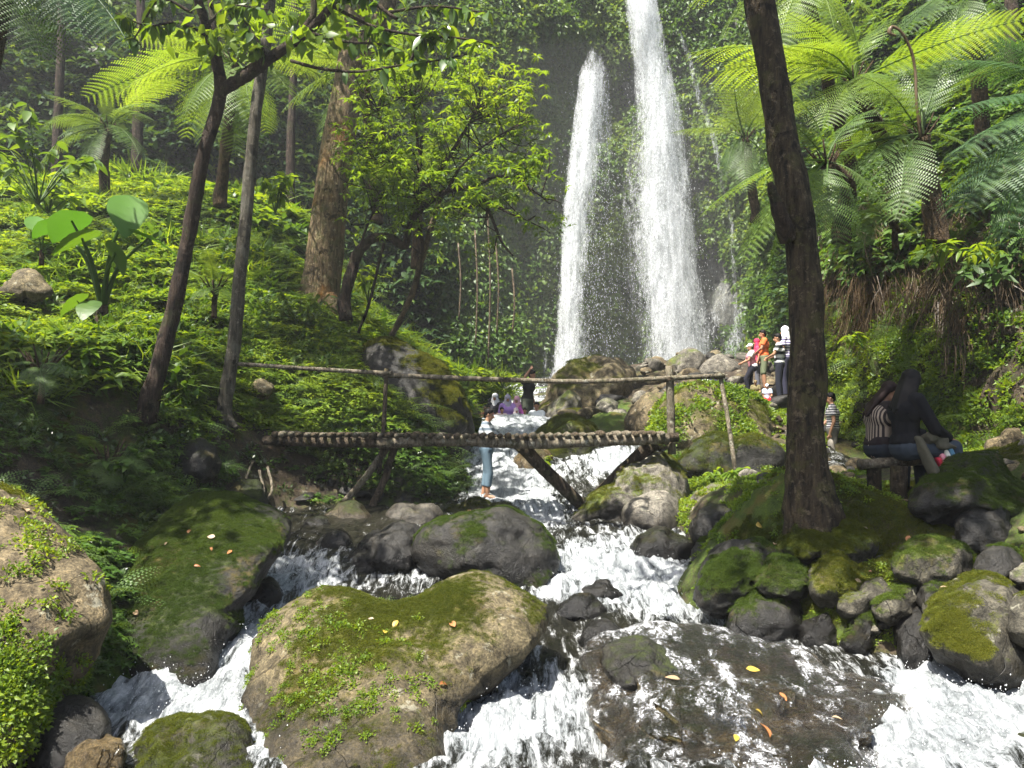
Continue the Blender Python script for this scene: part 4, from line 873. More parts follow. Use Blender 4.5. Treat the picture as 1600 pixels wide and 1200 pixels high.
for k in range(46):
    px = rg.uniform(1360, 1620); py = rg.uniform(715, 800) if k < 22 else rg.uniform(850, 960); Y = np.interp(py, [715, 800, 960], [9.9, 8.3, 7.0])
    put_stone(px, py, Y, rg.uniform(.05, .13), 'stone on the ground by the bench' if k < 22 else 'stone filling a gap of the stone bank', 'stones by the bench' if k < 22 else 'gap stones of the bank')
for k in range(34):
    px = rg.uniform(860, 1040); py = rg.uniform(585, 660); Y = np.interp(py, [585, 660], [24, 17.5])
    put_stone(px, py, Y, rg.uniform(.12, .4), 'stone wedged between the big middle rocks', 'stones between the big rocks')
for k in range(26):
    px = rg.uniform(455, 700); py = rg.uniform(790, 830); put_stone(px, py, np.interp(py, [790, 830], [12.9, 11.8]), rg.uniform(.06, .18), 'stone by the pool under the bridge', 'stones by the pool under the bridge', mi=4)
# ------------------------------------------------------------------ the bridge
rg = np.random.default_rng(321)
br = empty('footbridge', at(725, 690, 12.6), 'rustic log footbridge with a single pole handrail crossing the stream', 'bridge')
bl = Vector(br.location)
def bpart(name, pts, rad, mat, noise=.12, sides=10, seed=0, label=None):
    V, F = tube(pts, rad, sides, True, noise, seed); o = mobj(name, npmesh(name, V - np.array(bl), F, M[mat]), br)
    if label: o['label'] = label
    return o
YF = 12.0
pts = [at(412, 688, YF + .35), at(500, 691, YF + .25), at(600, 692, YF + .15), at(640, 692, YF + .1)]
bpart('beam', catmull(pts, 4), .07, 'log_dark', seed=1)
pts = [at(590, 692, YF), at(700, 689, YF), at(760, 690, YF), at(830, 693, YF), at(940, 689, YF), at(1045, 686, YF)]
bpart('beam', catmull(pts, 4), .078, 'pole', seed=2, label='pale bent front beam')
pts = [at(800, 686, YF + .08), at(930, 687, YF + .08), at(1060, 683, YF + .1)]
bpart('beam', catmull(pts, 4), .07, 'log_dark', seed=3)
pts = [at(412, 684, YF + .8), at(730, 687, YF + .75), at(1050, 684, YF + .75)]
bpart('beam', catmull(pts, 6), .075, 'log_dark', seed=4)
lm = []
for s in range(4):
    V, F = tube(catmull([(0, -.02, 0), (.01, .4, .008), (0, .9, -.005)], 4), .044, 8, True, .12, s); lm.append(npmesh('deck_log', V, F, M['log_dark' if s % 2 else 'pole']))
px = 418.0
while px < 1046:
    k = rg.integers(4); x, y, z = at(px, 681, YF - .1); z = at(px, np.interp(px, [418, 730, 1046], [680, 683, 679]), YF)[2] + .012
    o = mobj('deck_log', lm[k], br, (x - bl.x, y - bl.y + rg.uniform(-.06, .05) + np.interp(px, [418, 640], [.3, 0]), z - bl.z + rg.uniform(-.006, .006))); o.rotation_euler = (0, rg.uniform(0, 6), 0); o.scale = (1, 1, 1); o.rotation_euler = (rg.uniform(-.01, .01), 0, rg.uniform(-.03, .03)); s = rg.uniform(.72, 1.18); o.scale = (s, 1, s)
    px += 13.4
bpart('handrail', catmull([at(363, 568, 12.0), at(480, 576, 12.1), at(600, 583, 12.2), at(612, 583, 12.2)], 5), np.linspace(.030, .036, 16), 'pole', .08, seed=5)
bpart('handrail', catmull([at(598, 586, 12.22), at(750, 592, 12.22), at(880, 596, 12.22), at(960, 595, 12.22), at(1045, 591, 12.22), at(1132, 587, 12.3)], 5), .036, 'pole', .08, seed=6)
bpart('rail_post', catmull([at(604, 576, 12.26), at(601, 640, 12.24), at(596, 705, 12.2), at(592, 740, 12.2)], 4), .033, 'log_dark', seed=7)
bpart('rail_post', catmull([at(1046, 572, 12.28), at(1048, 640, 12.28), at(1050, 710, 12.25)], 4), .062, 'pole', seed=8, label='thick squared end post')
bpart('rail_post', catmull([at(1124, 582, 12.38), at(1135, 640, 12.2), at(1150, 742, 11.9)], 4), .032, 'pole', seed=9, label='thin leaning prop')
bpart('brace', catmull([at(606, 698, 12.3), at(560, 760, 12.25), at(500, 824, 12.0)], 4), [.055, .055, .055, .05, .05, .05, .05, .045, .045], 'pole', seed=10)
bpart('brace', catmull([at(616, 700, 12.38), at(600, 750, 12.3), at(574, 806, 12.3)], 4), .055, 'log_dark', seed=11)
bpart('brace', catmull([at(812, 694, 12.3), at(862, 745, 12.6), at(915, 795, 12.9)], 4), .10, 'log_dark', seed=12)
bpart('brace', catmull([at(1020, 694, 12.4), at(985, 725, 12.8), at(935, 772, 13.2)], 4), .10, 'log_dark', seed=13)
bpart('cross_pole', catmull([at(545, 800, 12.5), at(580, 806, 12.35), at(620, 812, 12.5)], 4), .028, 'pole', seed=14)
# lashings of cord at the joints
def lash(px, py, Y, r):
    mb = MB(); x, y, z = at(px, py, Y)
    for k in range(4):
        a = np.linspace(0, 2 * math.pi, 15); P = np.stack([x + np.cos(a) * r, y + np.sin(a) * r, z + (k - 1.5) * .012 + .01 * np.cos(a + k)], 1); mb.tube(P, .006, 5, False)
    V = np.concatenate(mb.V); return mobj('lashing', npmesh('lashing', V - np.array(bl), mb.F, M['log_dark']), br)
lash(603, 585, 12.24, .055); lash(1046, 592, 12.26, .08); lash(1127, 588, 12.34, .055)
# ------------------------------------------------------------------ trees
def trunk_obj(parent, path, rads, mat, noise=.12, seed=0, name='trunk', sides=18, n=8):
    P = catmull(path, n); R = np.interp(np.linspace(0, 1, len(P)), np.linspace(0, 1, len(rads)), rads)
    V, F = tube(P, R, sides, True, noise, seed); o = mobj(name, npmesh(name, V - np.array(parent.location), F, M[mat]), parent); return o, P, R
def tree_empty(px, py, Y, label, group=None, name='tree', cat='tree'):
    return empty(name, at(px, py, Y), label, cat, group)
def pathpx(l): return [at(*p) for p in l]
def crown_mesh(name, centre, rad, n, L, Wd, mat, seed, nclump=26, parent=None, droop=.35, shell=.55):
    """leaves in clumps through an uneven volume"""
    rg = np.random.default_rng(seed); d = rnd_dirs(rg, nclump); cc = d * (rg.uniform(shell, 1.0, (nclump, 1))) * rad
    k = rg.integers(0, nclump, n); B_ = cc[k] + rg.normal(size=(n, 3)) * np.array(rad) * .17
    D = B_ / np.array(rad) * .5 + rnd_dirs(rg, n, -.25); V, F = leaves(B_ + centre, D, L * rg.uniform(.6, 1.2, n), Wd * rg.uniform(.7, 1.2, n), rnd_dirs(rg, n, 1.3), droop)
    o = mobj(name, npmesh(name, V - np.array(parent.location), F, mat, False), parent); o['kind'] = 'stuff'; return o, cc + centre
# tall dark leaning tree at right
t6 = tree_empty(1262, 790, 8.0, 'stout dark mossy tree leaning left with a broken stub, right of the bridge')
tr6 = [(1272, 850, 8.0), (1266, 775, 8.0), (1262, 735, 8.0), (1259, 660, 8.02), (1262, 580, 8.05), (1261, 500, 8.1), (1255, 400, 8.15), (1240, 300, 8.2), (1220, 200, 8.3), (1206, 100, 8.4), (1186, 0, 8.5), (1172, -80, 8.6), (1150, -200, 8.8), (1120, -420, 9.0)]
_, P6, _ = trunk_obj(t6, pathpx(tr6), [.34, .25, .20, .178, .168, .166, .163, .163, .16, .155, .15, .145, .13, .1], 'bark_dark', .16, 1, sides=26, n=10)
trunk_obj(t6, pathpx([(1232, 375, 8.1), (1218, 335, 8.0), (1207, 300, 7.95), (1203, 285, 7.93)]), [.09, .07, .05, .03], 'bark_black', .2, 2, 'broken_stub', 10)
for i, (tx, ty, tz, s) in enumerate([(-.6, 6.4, 8.0, 1), (1.2, 6.8, 8.6, 1), (2.6, 7.3, 8.2, 1)]):
    trunk_obj(t6, [P6[-12], (P6[-12] + np.array([tx, ty, tz])) / 2 + [0, 0, .3], (tx, ty, tz)], [.12, .08, .03], 'bark_dark', .12, 30 + i, 'branch', 8)
crown_mesh('crown', np.array([0.9, 5.7, 8.2]), (2.6, 1.6, 1.0), 5200, .26, .13, M['leaf_mid'], 5, 30, t6)  # unseen crown, placed so its shade falls on trunk, bench and bank
# slim dark tree at left, forking near the top
t1 = tree_empty(235, 640, 10.6, 'slim dark curving tree at left, forking near the top', name='tree')
trunk_obj(t1, pathpx([(228, 660, 10.6), (238, 610, 10.6), (262, 520, 10.6), (283, 430, 10.55), (300, 340, 10.5), (318, 240, 10.4), (338, 175, 10.4), (346, 140, 10.4)]), [.14, .12, .10, .095, .09, .087, .08, .08], 'bark_black', .14, 3)
brs = [[(346, 142, 10.4), (338, 90, 10.3), (322, 40, 10.2), (305, -20, 10.1), (290, -140, 10)], [(335, 80, 10.3), (332, 30, 10.4), (322, -40, 10.5)],
       [(347, 140, 10.4), (385, 118, 10.3), (430, 85, 10.1), (480, 50, 10.0), (520, 5, 9.9), (545, -60, 9.8)], [(470, 55, 10.0), (490, 20, 10), (485, -30, 10)]]
for i, b in enumerate(brs): trunk_obj(t1, pathpx(b), [.085, .07, .055, .03] if i in (0, 2) else [.06, .04, .03], 'bark_black', .12, 40 + i, 'branch', 10)
tw = [[(455, 95, 10.0), (500, 107, 9.8), (560, 112, 9.6), (620, 103, 9.4), (680, 95, 9.3), (730, 85, 9.2)], [(520, 10, 9.9), (580, 40, 9.6), (650, 55, 9.4), (720, 60, 9.2), (770, 70, 9.1)], [(600, 20, 9.6), (680, 10, 9.4), (760, 20, 9.2)],
      [(330, 60, 10.2), (280, 35, 10), (230, 40, 9.9), (180, 20, 9.8)], [(322, 40, 10.2), (360, 10, 10), (420, 15, 9.9)], [(300, 20, 10.1), (250, 0, 10), (210, 60, 9.9)], [(420, 92, 10.1), (400, 60, 10), (380, 30, 10)], [(480, 50, 10), (540, 65, 9.8), (600, 70, 9.6), (640, 85, 9.5)],
      [(350, 135, 10.4), (400, 95, 10.3), (450, 70, 10.2), (470, 20, 10.2)], [(640, 100, 9.4), (660, 60, 9.3), (700, 40, 9.2)], [(620, 30, 9.5), (560, -10, 9.6), (500, -30, 9.8)]]
LT = []
for i, b in enumerate(tw):
    _, P_, _ = trunk_obj(t1, pathpx(b), [.022, .016, .008], 'bark_black', .08, 60 + i, 'twig', 6, 6); LT.append(P_)
V, F = leaves([[0, 0, 0]], [[1, 0, 0]], [1], [.5], [[0, 0, 1]], .2, .08)
def big_leaf(name, mat, w=.52, droop=.18, n=9):
    """an ovate leaf with midrib fold and a pointed tip"""
    t = np.linspace(0, 1, n); hw = w * .5 * np.sin(math.pi * t ** .8) ** .8 * (1 - .15 * t); z = -droop * t ** 2
    V = []; F = []
    for i in range(n): V += [(t[i], hw[i], z[i] + hw[i] * .25), (t[i], 0, z[i]), (t[i], -hw[i], z[i] + hw[i] * .25)]
    for i in range(n - 1): a = i * 3; F += [[a, a + 1, a + 4, a + 3], [a + 1, a + 2, a + 5, a + 4]]
    return npmesh(name, np.array(V), F, mat, True)
lf = [big_leaf('leaf', M['leaf_gloss'], .5, .25, 6), big_leaf('leaf', M['leaf_mid'], .52, .3, 6), big_leaf('leaf', M['leaf_bright'], .5, .2, 6)]
for i in range(290):
    Pq = LT[rg.integers(len(LT))]; j = rg.integers(len(Pq) // 4, len(Pq)); p = Pq[j]
    o = mobj('leaf', lf[rg.choice(3, p=[.4, .3, .3])], t1, p - np.array(t1.location)); o.rotation_euler = (rg.uniform(-.6, .6), rg.uniform(.1, 1.45), rg.uniform(0, 6.28)); s = rg.uniform(.13, .25); o.scale = (s, s, s)
trunk_obj(t1, [at(290, -130, 10), (-4.8, 9.2, 6.6), (-7.0, 8.0, 7.0)], [.07, .05, .02], 'bark_black', .1, 55, 'branch', 8)  # limb added to join the unseen shading crown to the tree
crown_mesh('crown', np.array([-7.6, 6.4, 7.2]), (2.4, 1.4, .9), 4200, .24, .13, M['leaf_mid'], 6, 26, t1)  # unseen crown set off to the left to shade the lower bank
crown_mesh('crown', np.array([-2.9, 10.0, 5.25]), (1.5, .8, .5), 420, .2, .11, M['leaf_bright'], 16, 14, t1)
# straight grey tree carrying the rail's end
t2 = tree_empty(352, 665, 12.0, 'straight thin grey tree at the left end of the handrail')
trunk_obj(t2, pathpx([(356, 675, 12), (351, 640, 12), (357, 590, 12), (368, 520, 12), (374, 440, 12), (384, 340, 12), (393, 240, 12), (403, 150, 12), (415, 70, 12), (424, -20, 12), (440, -160, 12)]), [.13, .105, .1, .095, .093, .09, .087, .085, .085, .08, .07], 'bark_grey', .1, 4)
for i, b in enumerate([[(348, 655, 12), (335, 668, 11.9), (322, 672, 11.8)], [(358, 655, 11.95), (370, 668, 11.8)]]): trunk_obj(t2, pathpx(b), [.06, .03], 'bark_grey', .1, 70 + i, 'root', 8)
crown_mesh('crown', np.array([-4.6, 12.4, 8.6]), (2.6, 2.0, 1.4), 3000, .22, .11, M['leaf_mid'], 7, 24, t2)
# large brown tree
t4 = tree_empty(500, 475, 17.5, 'large brown tree with orange bark patches, forking at the top, left of the falls')
trunk_obj(t4, pathpx([(497, 495, 17.5), (502, 450, 17.5), (510, 380, 17.5), (520, 290, 17.5), (533, 200, 17.5), (546, 120, 17.5), (556, 60, 17.5), (558, 0, 17.5), (560, -90, 17.5)]), [.55, .42, .37, .35, .33, .32, .29, .27, .22], 'bark_brown', .1, 5, sides=26)
trunk_obj(t4, pathpx([(556, 110, 17.4), (580, 60, 17.2), (602, 15, 17), (625, -60, 17)]), [.22, .2, .18, .15], 'bark_brown', .1, 6, 'branch', 14)
for i, b in enumerate([[(490, 470, 17.4), (475, 492, 17.2), (455, 505, 17)], [(512, 470, 17.3), (530, 492, 17.1), (545, 505, 17)]]): trunk_obj(t4, pathpx(b), [.25, .12], 'bark_brown', .15, 75 + i, 'root', 10)
crown_mesh('crown', np.array([-3.2, 17.5, 12.0]), (3.6, 2.6, 1.6), 3500, .26, .12, M['leaf_mid'], 8, 26, t4)
# small spreading tree in the middle
t5 = tree_empty(545, 490, 15.2, 'small spreading tree with a light green airy crown and curved mossy limbs')
LIMB = [[(540, 500, 15.2), (538, 470, 15.2), (548, 430, 15.2), (560, 395, 15.2), (585, 372, 15.2), (612, 372, 15.1), (632, 385, 15.1), (640, 350, 15.1), (652, 310, 15.1), (655, 260, 15.1), (660, 210, 15.1)],
        [(640, 345, 15.1), (665, 320, 15), (700, 298, 14.8), (735, 295, 14.7), (755, 312, 14.6), (770, 345, 14.5), (785, 380, 14.4), (802, 400, 14.4)],
        [(655, 300, 15.1), (690, 260, 15.0), (720, 215, 14.9), (745, 170, 14.9)], [(652, 310, 15.1), (625, 270, 15.2), (605, 220, 15.3), (590, 170, 15.3)], [(658, 260, 15.1), (650, 200, 15.0), (645, 150, 14.9)],
        [(700, 298, 14.8), (720, 260, 14.6), (760, 225, 14.5), (800, 200, 14.4)], [(735, 295, 14.7), (780, 275, 14.6), (820, 290, 14.5), (850, 310, 14.5)], [(560, 395, 15.2), (575, 350, 15.1), (600, 300, 15.1)],
        [(700, 325, 14.9), (760, 320, 14.7), (800, 335, 14.6), (835, 350, 14.6)]]
TP = []
for i, b in enumerate(LIMB):
    _, P_, _ = trunk_obj(t5, pathpx(b), [.13, .11, .085, .07, .05, .03] if i == 0 else ([.07, .05, .03, .015] if i < 3 else [.035, .02, .01]), 'bark_black', .15, 80 + i, 'trunk' if i == 0 else 'branch', 10, 6)
    TP.append(P_[len(P_) // 2:] if i == 0 else P_)
rg2 = np.random.default_rng(12); tips = []
cen = np.array(at(690, 235, 15.0)); allp = np.concatenate(TP)
for i in range(200):     # twigs reaching from the limbs into the crown
    a = rg2.uniform(0, 2 * math.pi); r = rg2.random() ** .45
    tx = 690 + 165 * r * math.cos(a) + 14 * rg2.normal(); ty = 232 + 150 * r * math.sin(a) - 25 + 10 * rg2.normal(); tgt = np.array(at(tx, ty, 15.0 + rg2.normal() * .75 * (1.15 - r * .6)))
    j = np.argmin(np.linalg.norm(allp - tgt - [0, 0, -.3], axis=1) + rg2.random(len(allp)) * .5); tips.append((allp[j], tgt))
for q in [(555, 130), (540, 190), (560, 240), (550, 300), (545, 90), (575, 60), (840, 250), (870, 300), (880, 345), (860, 365), (820, 350), (800, 110), (805, 130), (830, 190), (640, 335), (560, 340), (520, 260), (620, 350), (600, 70), (760, 390)]:
    tgt = np.array(at(q[0], q[1], 15)); j = np.argmin(np.linalg.norm(allp - tgt, axis=1)); tips.append((allp[j], tgt))
mb = MB()
for a_, b_ in tips:
    m_ = (a_ + b_) / 2 + rg2.normal(size=3) * .12 + [0, 0, -.1]; V, F = tube(catmull([a_, m_, b_], 4), np.linspace(.014, .004, 9), 4, False); mb.add(V, F)
V = np.concatenate(mb.V) - np.array(t5.location); o = mobj('twig', npmesh('twig', V, mb.F, M['bark_dark'], True), t5); o['kind'] = 'stuff'
# sprays of narrow leaves round every twig end
LV, LF, k = [], [], 0; leafpos = []
for a_, b_ in tips:
    for s in range(rg2.integers(4, 9)):
        u = rg2.uniform(.45, 1.08); c_ = a_ + (b_ - a_) * u + rg2.normal(size=3) * .14; n_l = rg2.integers(5, 9); an = rg2.uniform(0, 6.28) + np.arange(n_l) * 6.283 / n_l
        el = rg2.uniform(-.5, .45, n_l); D = np.stack([np.cos(an) * np.cos(el), np.sin(an) * np.cos(el), np.sin(el)], 1)
        leafpos.append((c_, D)); V, F = leaves(np.tile(c_, (n_l, 1)), D, rg2.uniform(.10, .18, n_l), rg2.uniform(.036, .055, n_l), np.tile([0, 0, 1.0], (n_l, 1)) + rg2.normal(size=(n_l, 3)) * .35, .35); LV.append(V); LF.append(F + k); k += len(V)
o = mobj('foliage', npmesh('foliage', np.concatenate(LV) - np.array(t5.location), np.concatenate(LF), M['leaf_bright'], False), t5); o['kind'] = 'stuff'
nl = [big_leaf('leaf', M['leaf_bright'], .28, .3, 5), big_leaf('leaf', M['leaf_mid'], .3, .35, 5)]
order = np.argsort([c_[1] for c_, D in leafpos])[:75]
for i in order:
    c_, D = leafpos[i]
    for j in range(4):
        o = mobj('leaf', nl[rg2.integers(2)], t5, c_ - np.array(t5.location) + [0, -.02, .01]); d = Vector(D[j % len(D)]) + Vector(rg2.normal(size=3) * .2); o.rotation_euler = d.to_track_quat('X', 'Z').to_euler(); s = rg2.uniform(.12, .2); o.scale = (s, s, s)
# hanging mossy lianas under it
def vine(pts, r, mat, label, seed, name='liana'):
    V, F = tube(catmull(pathpx(pts), 6), r, 8, True, .3, seed); c_ = V.mean(0); o = mobj(name, npmesh(name, V - c_, F, M[mat]), loc=c_); return tag(o, label, 'vine')
vine([(690, 300, 15.6), (672, 360, 15.7), (655, 420, 15.8), (640, 470, 15.9), (612, 524, 16.2)], .055, 'mound', 'thick mossy liana swinging down to the left bank below the small tree', 1)
vine([(648, 330, 15.6), (660, 380, 15.7), (655, 430, 15.8), (648, 460, 15.9)], .03, 'bark_black', 'thin liana hanging beside the thick mossy one', 2)
vine([(600, 380, 15.6), (590, 420, 15.7), (578, 470, 15.8), (560, 520, 16)], .028, 'bark_black', 'thin dark liana hanging nearest the brown tree', 3)
for i, (x0, y0, y1) in enumerate([(762, 330, 560), (775, 380, 520), (742, 360, 540), (800, 420, 520), (716, 380, 500)]):
    vine([(x0, y0, 29.5), (x0 + 4, (y0 + y1) / 2, 29.3), (x0 + 1, y1, 29.4)], .03, 'mound', ['long pale root hanging on the dark wall left of the falls', 'second hanging root beside the long pale one', 'hanging root farther left on the dark wall', 'short hanging root nearest the left waterfall', 'short root at the left end of the dark wall'][i], 10 + i)
# hanging curtain of dark growth at upper left: trunks in the forest
for i, (px_, Y_, r_, lb) in enumerate([(1575, 15.5, .16, 'dark trunk behind the fern fronds in the upper right corner'), (90, 24, .14, 'dim thin trunk deep in the forest at upper left'), (215, 25, .16, 'dim trunk behind the slim curving tree'), (455, 26, .13, 'dim trunk between the grey tree and the brown tree')]):
    t = tree_empty(px_, 350, Y_, lb); trunk_obj(t, pathpx([(px_ - 3, 370 if Y_ > 18 else 330, Y_), (px_, 200, Y_), (px_ + 6, 60, Y_), (px_ + 2, -60, Y_)]), [r_ * 1.2, r_, r_ * .8, r_ * .7], 'bark_black', .12, 90 + i, sides=10)
# ------------------------------------------------------------------ tree ferns
FM = {('bright', 'fine'): [frond_mesh('frond', M['frond_bright'], npin=23, pinn=16, seed=i, W=.40, arch=.10 + .04 * i) for i in range(2)],
      ('blue', 'fine'): [frond_mesh('frond', M['frond_blue'], npin=25, pinn=18, seed=i + 5, W=.46, arch=.10 + .03 * i, dr=.4) for i in range(2)],
      ('mid', 'fine'): [frond_mesh('frond', M['frond_mid'], npin=23, pinn=14, seed=i + 9, W=.40, arch=.12) for i in range(2)]}
def frond(parent, c_, tip, col, roll=0.0, arch=1.0, i=0, wide=1.0):
    c_ = Vector(c_); tip = Vector(tip); d = tip - c_; L = d.length
    X = d.normalized(); Z = Vector((0, 0, 1)) - X * X.z
    if Z.length < .05: Z = Vector((1, 0, 0)) - X * X.x
    Z.normalize(); Yv = Z.cross(X); R = Matrix((X, Yv, Z)).transposed().to_4x4() @ Matrix.Rotation(roll, 4, 'X')
    o = mobj('frond', FM[(col, 'fine')][i % 2], parent); o.matrix_world = Matrix.Translation(c_ - Vector(parent.location)) @ R @ Matrix.Diagonal((L, L * wide, L * arch, 1)); return o
def tree_fern(label, crown, base, tips, col, rt=.09, extra=0, el=2.2, seed=0, group='tree ferns', tm='fibre'):
    c_ = np.array(at(*crown)); b_ = np.array(at(*base)); e = empty('tree_fern', b_, label, 'tree fern', group); rgf = np.random.default_rng(seed)
    m_ = (c_ + b_) / 2 + rgf.normal(size=3) * .06
    trunk_obj(e, [b_ - [0, 0, .3], b_, m_, c_], [rt * 1.3, rt * 1.15, rt, rt * .9], tm, .22, seed, 'trunk', 12)
    for i, t in enumerate(tips):
        tp = at(*t[:3]); frond(e, c_ + [0, 0, .02], tp, t[3] if len(t) > 3 else col, rgf.uniform(-.25, .25), rgf.uniform(.8, 1.4), i + seed)
    for k in range(extra):
        a = rgf.uniform(0, 6.28); z = rgf.uniform(-.35, .75); d = np.array([math.cos(a), math.sin(a), z]) * el * rgf.uniform(.8, 1.1); frond(e, c_, c_ + d, col, rgf.uniform(-.3, .3), rgf.uniform(.8, 1.5), k)
    for k in range(9):   # stubs of old stalks
        a = k * .7; d = np.array([math.cos(a), math.sin(a), .9]) * rgf.uniform(.15, .3); V, F = tube([c_ - [0, 0, .1], c_ + d * .6 - [0, 0, .05], c_ + d], [.018, .014, .008], 5); o = mobj('stalk', npmesh('stalk', V - b_, F, M['fibre']), e)
    return e, c_
f1, c1 = tree_fern('tree fern on the right bank with a shaggy brown trunk and a brown unrolling fiddlehead', (1440, 212, 11.6), (1462, 350, 12.0), [(1222, 322, 10.8, 'mid'), (1300, 345, 11.0), (1340, 120, 10.8), (1560, 110, 12.4), (1545, 250, 11.0), (1490, 75, 12.2), (1395, 345, 10.6, 'mid'), (1330, 200, 11.2), (1410, 90, 12.8)], 'mid', .13, 1, 1.8, 1)
P = catmull(pathpx([(1438, 215, 11.5), (1432, 160, 11.4), (1430, 110, 11.4), (1422, 75, 11.35), (1408, 50, 11.3), (1394, 42, 11.3), (1390, 52, 11.3), (1400, 56, 11.3)]), 6)
V, F = tube(P, np.interp(np.linspace(0, 1, len(P)), [0, .6, .8, 1], [.02, .018, .03, .015]), 8, True, .3, 3); mobj('fiddlehead', npmesh('fiddlehead', V - np.array(f1.location), F, M['straw']), f1)
tree_fern('tree fern with bright sunlit fronds reaching left past the leaning tree', (1335, 128, 12.2), (1398, 262, 12.9), [(1078, 82, 11.4), (1098, 118, 11.9), (1225, 15, 11.2), (1205, 175, 11.2), (1180, 130, 12.4), (1395, 130, 11.4), (1292, -20, 12.4), (1390, 30, 12.6), (1290, 200, 10.9), (1385, 180, 11.0), (1240, 70, 10.7)], 'bright', .11, 1, 2.4, 2)
tree_fern('tree fern just right of the leaning tree whose pale fronds droop to the left', (1292, 255, 10.4), (1315, 345, 11.2), [(1098, 335, 9.9, 'bright'), (1160, 412, 9.9, 'bright'), (1182, 182, 9.8, 'mid'), (1225, 130, 10.6, 'bright'), (1385, 330, 9.9), (1305, 400, 9.7), (1205, 430, 10.3, 'bright'), (1370, 170, 10.8), (1240, 390, 9.7), (1350, 400, 10.3)], 'mid', .10, 0, 1.5, 3)
tree_fern('tree fern rising out of the frame above the right bank', (1525, -5, 13.0), (1535, 200, 13.8), [(1400, 60, 12.4), (1480, 110, 12.2, 'mid'), (1600, 90, 12.4), (1560, 140, 12.4), (1440, -40, 12.8), (1530, -100, 12.5)], 'mid', .12, 2, 2.2, 4)
tree_fern('tree fern with large blue-green feathery fronds at the right edge', (1690, 175, 9.0), (1700, 420, 9.4), [(1485, 175, 8.6), (1478, 250, 8.4), (1500, 335, 8.3), (1560, 385, 8.3), (1475, 95, 9.4), (1540, 60, 9.2), (1620, 400, 8.3)], 'blue', .13, 0, 2.0, 5)
tree_fern('tree fern whose crown of bright fronds fills the top behind the leaning tree', (1255, -30, 13.5), (1330, 260, 15.0), [(1080, 5, 12.8), (1130, 60, 12.8), (1215, 110, 12.6), (1310, 70, 12.6), (1390, 40, 12.8), (1180, -60, 13.4), (1360, 110, 13.2)], 'bright', .11, 2, 2.6, 6)
tree_fern('thin tree fern with backlit yellow-green fronds between the slim tree and the grey tree', (367, 98, 16.4), (345, 300, 17.0), [(180, 150, 15.6), (130, 150, 16.8), (250, 45, 15.5), (235, 95, 17.5), (330, 10, 15.8), (500, 90, 15.8), (530, 145, 17), (322, 230, 15.4), (405, 222, 15.3), (365, 245, 16.6), (440, 20, 16.8), (185, 55, 17), (470, 170, 15.6), (290, 180, 15.4)], 'bright', .11, 4, 2.4, 7)
tree_fern('tree fern behind the large brown tree with sunny fronds', (575, 115, 21.5), (590, 330, 22), [(420, 100, 20.5), (440, 175, 20.5), (450, 55, 21), (500, 220, 20.5), (640, 60, 21), (560, 0, 21), (680, 130, 21), (620, 200, 20.6)], 'bright', .13, 4, 2.4, 8)
tree_fern('tree fern reaching in from the top left corner with pale fronds', (20, -60, 10.8), (-60, 330, 11.5), [(135, 58, 10.0, 'blue'), (210, 82, 10.2, 'blue'), (60, 110, 10.2), (-60, 60, 10), (180, -40, 10.4, 'blue'), (150, 20, 11.8, 'bright')], 'mid', .12, 3, 2.0, 9)
tree_fern('low tree fern in the dark forest at left with flat lit fronds', (170, 200, 21.0), (165, 300, 21.5), [(70, 148, 20), (90, 215, 20), (165, 140, 20.5), (250, 165, 20), (215, 240, 20), (60, 260, 20), (130, 270, 20), (300, 120, 20.5, 'bright')], 'mid', .12, 3, 1.8, 10)
tree_fern('small tree fern in the gorge behind the spreading tree with a pale hanging frond', (655, 300, 19.5), (650, 400, 20.0), [(706, 378, 19, 'blue'), (600, 215, 19), (560, 260, 19), (720, 220, 19), (750, 290, 19), (640, 190, 19.4), (690, 205, 19.2)], 'bright', .1, 2, 1.6, 11)
tree_fern('fern tree half hidden in the vegetation right of the thin side stream', (1165, 215, 21.5), (1180, 330, 22), [(1110, 180, 21), (1130, 280, 21), (1200, 120, 21), (1230, 260, 21), (1165, 300, 20.6), (1220, 330, 21)], 'mid', .12, 4, 1.8, 12)
tree_fern('low spreading fern in the sun between the two thin left trees', (335, 452, 14.2), (335, 470, 14.3), [(265, 452, 13.8), (290, 425, 14), (330, 405, 14), (375, 415, 13.9), (420, 445, 13.9), (300, 470, 13.6), (365, 478, 13.6), (250, 420, 14.6), (440, 425, 14.6)], 'bright', .04, 2, .8, 13, 'ground ferns')
tree_fern('small drooping fern on the right bank above the seated couple', (1395, 345, 12.8), (1398, 360, 13), [(1310, 345, 12.2), (1330, 372, 12.3), (1410, 345, 12), (1350, 320, 12.8), (1440, 375, 12.3), (1340, 395, 12.3)], 'mid', .04, 1, .7, 14, 'ground ferns')
tree_fern('dark little fern on the shaded left bank', (65, 575, 9.4), (65, 590, 9.4), [(15, 570, 9.1), (30, 600, 9.0), (95, 555, 9.2), (115, 590, 9.0), (70, 620, 8.9), (50, 540, 9.5)], 'mid', .03, 1, .45, 15, 'ground ferns')
tree_fern('dark little fern below the slim curving tree', (170, 720, 9.6), (170, 735, 9.6), [(120, 715, 9.3), (140, 745, 9.2), (205, 705, 9.4), (225, 735, 9.2), (175, 765, 9.1)], 'mid', .03, 1, .4, 16, 'ground ferns')
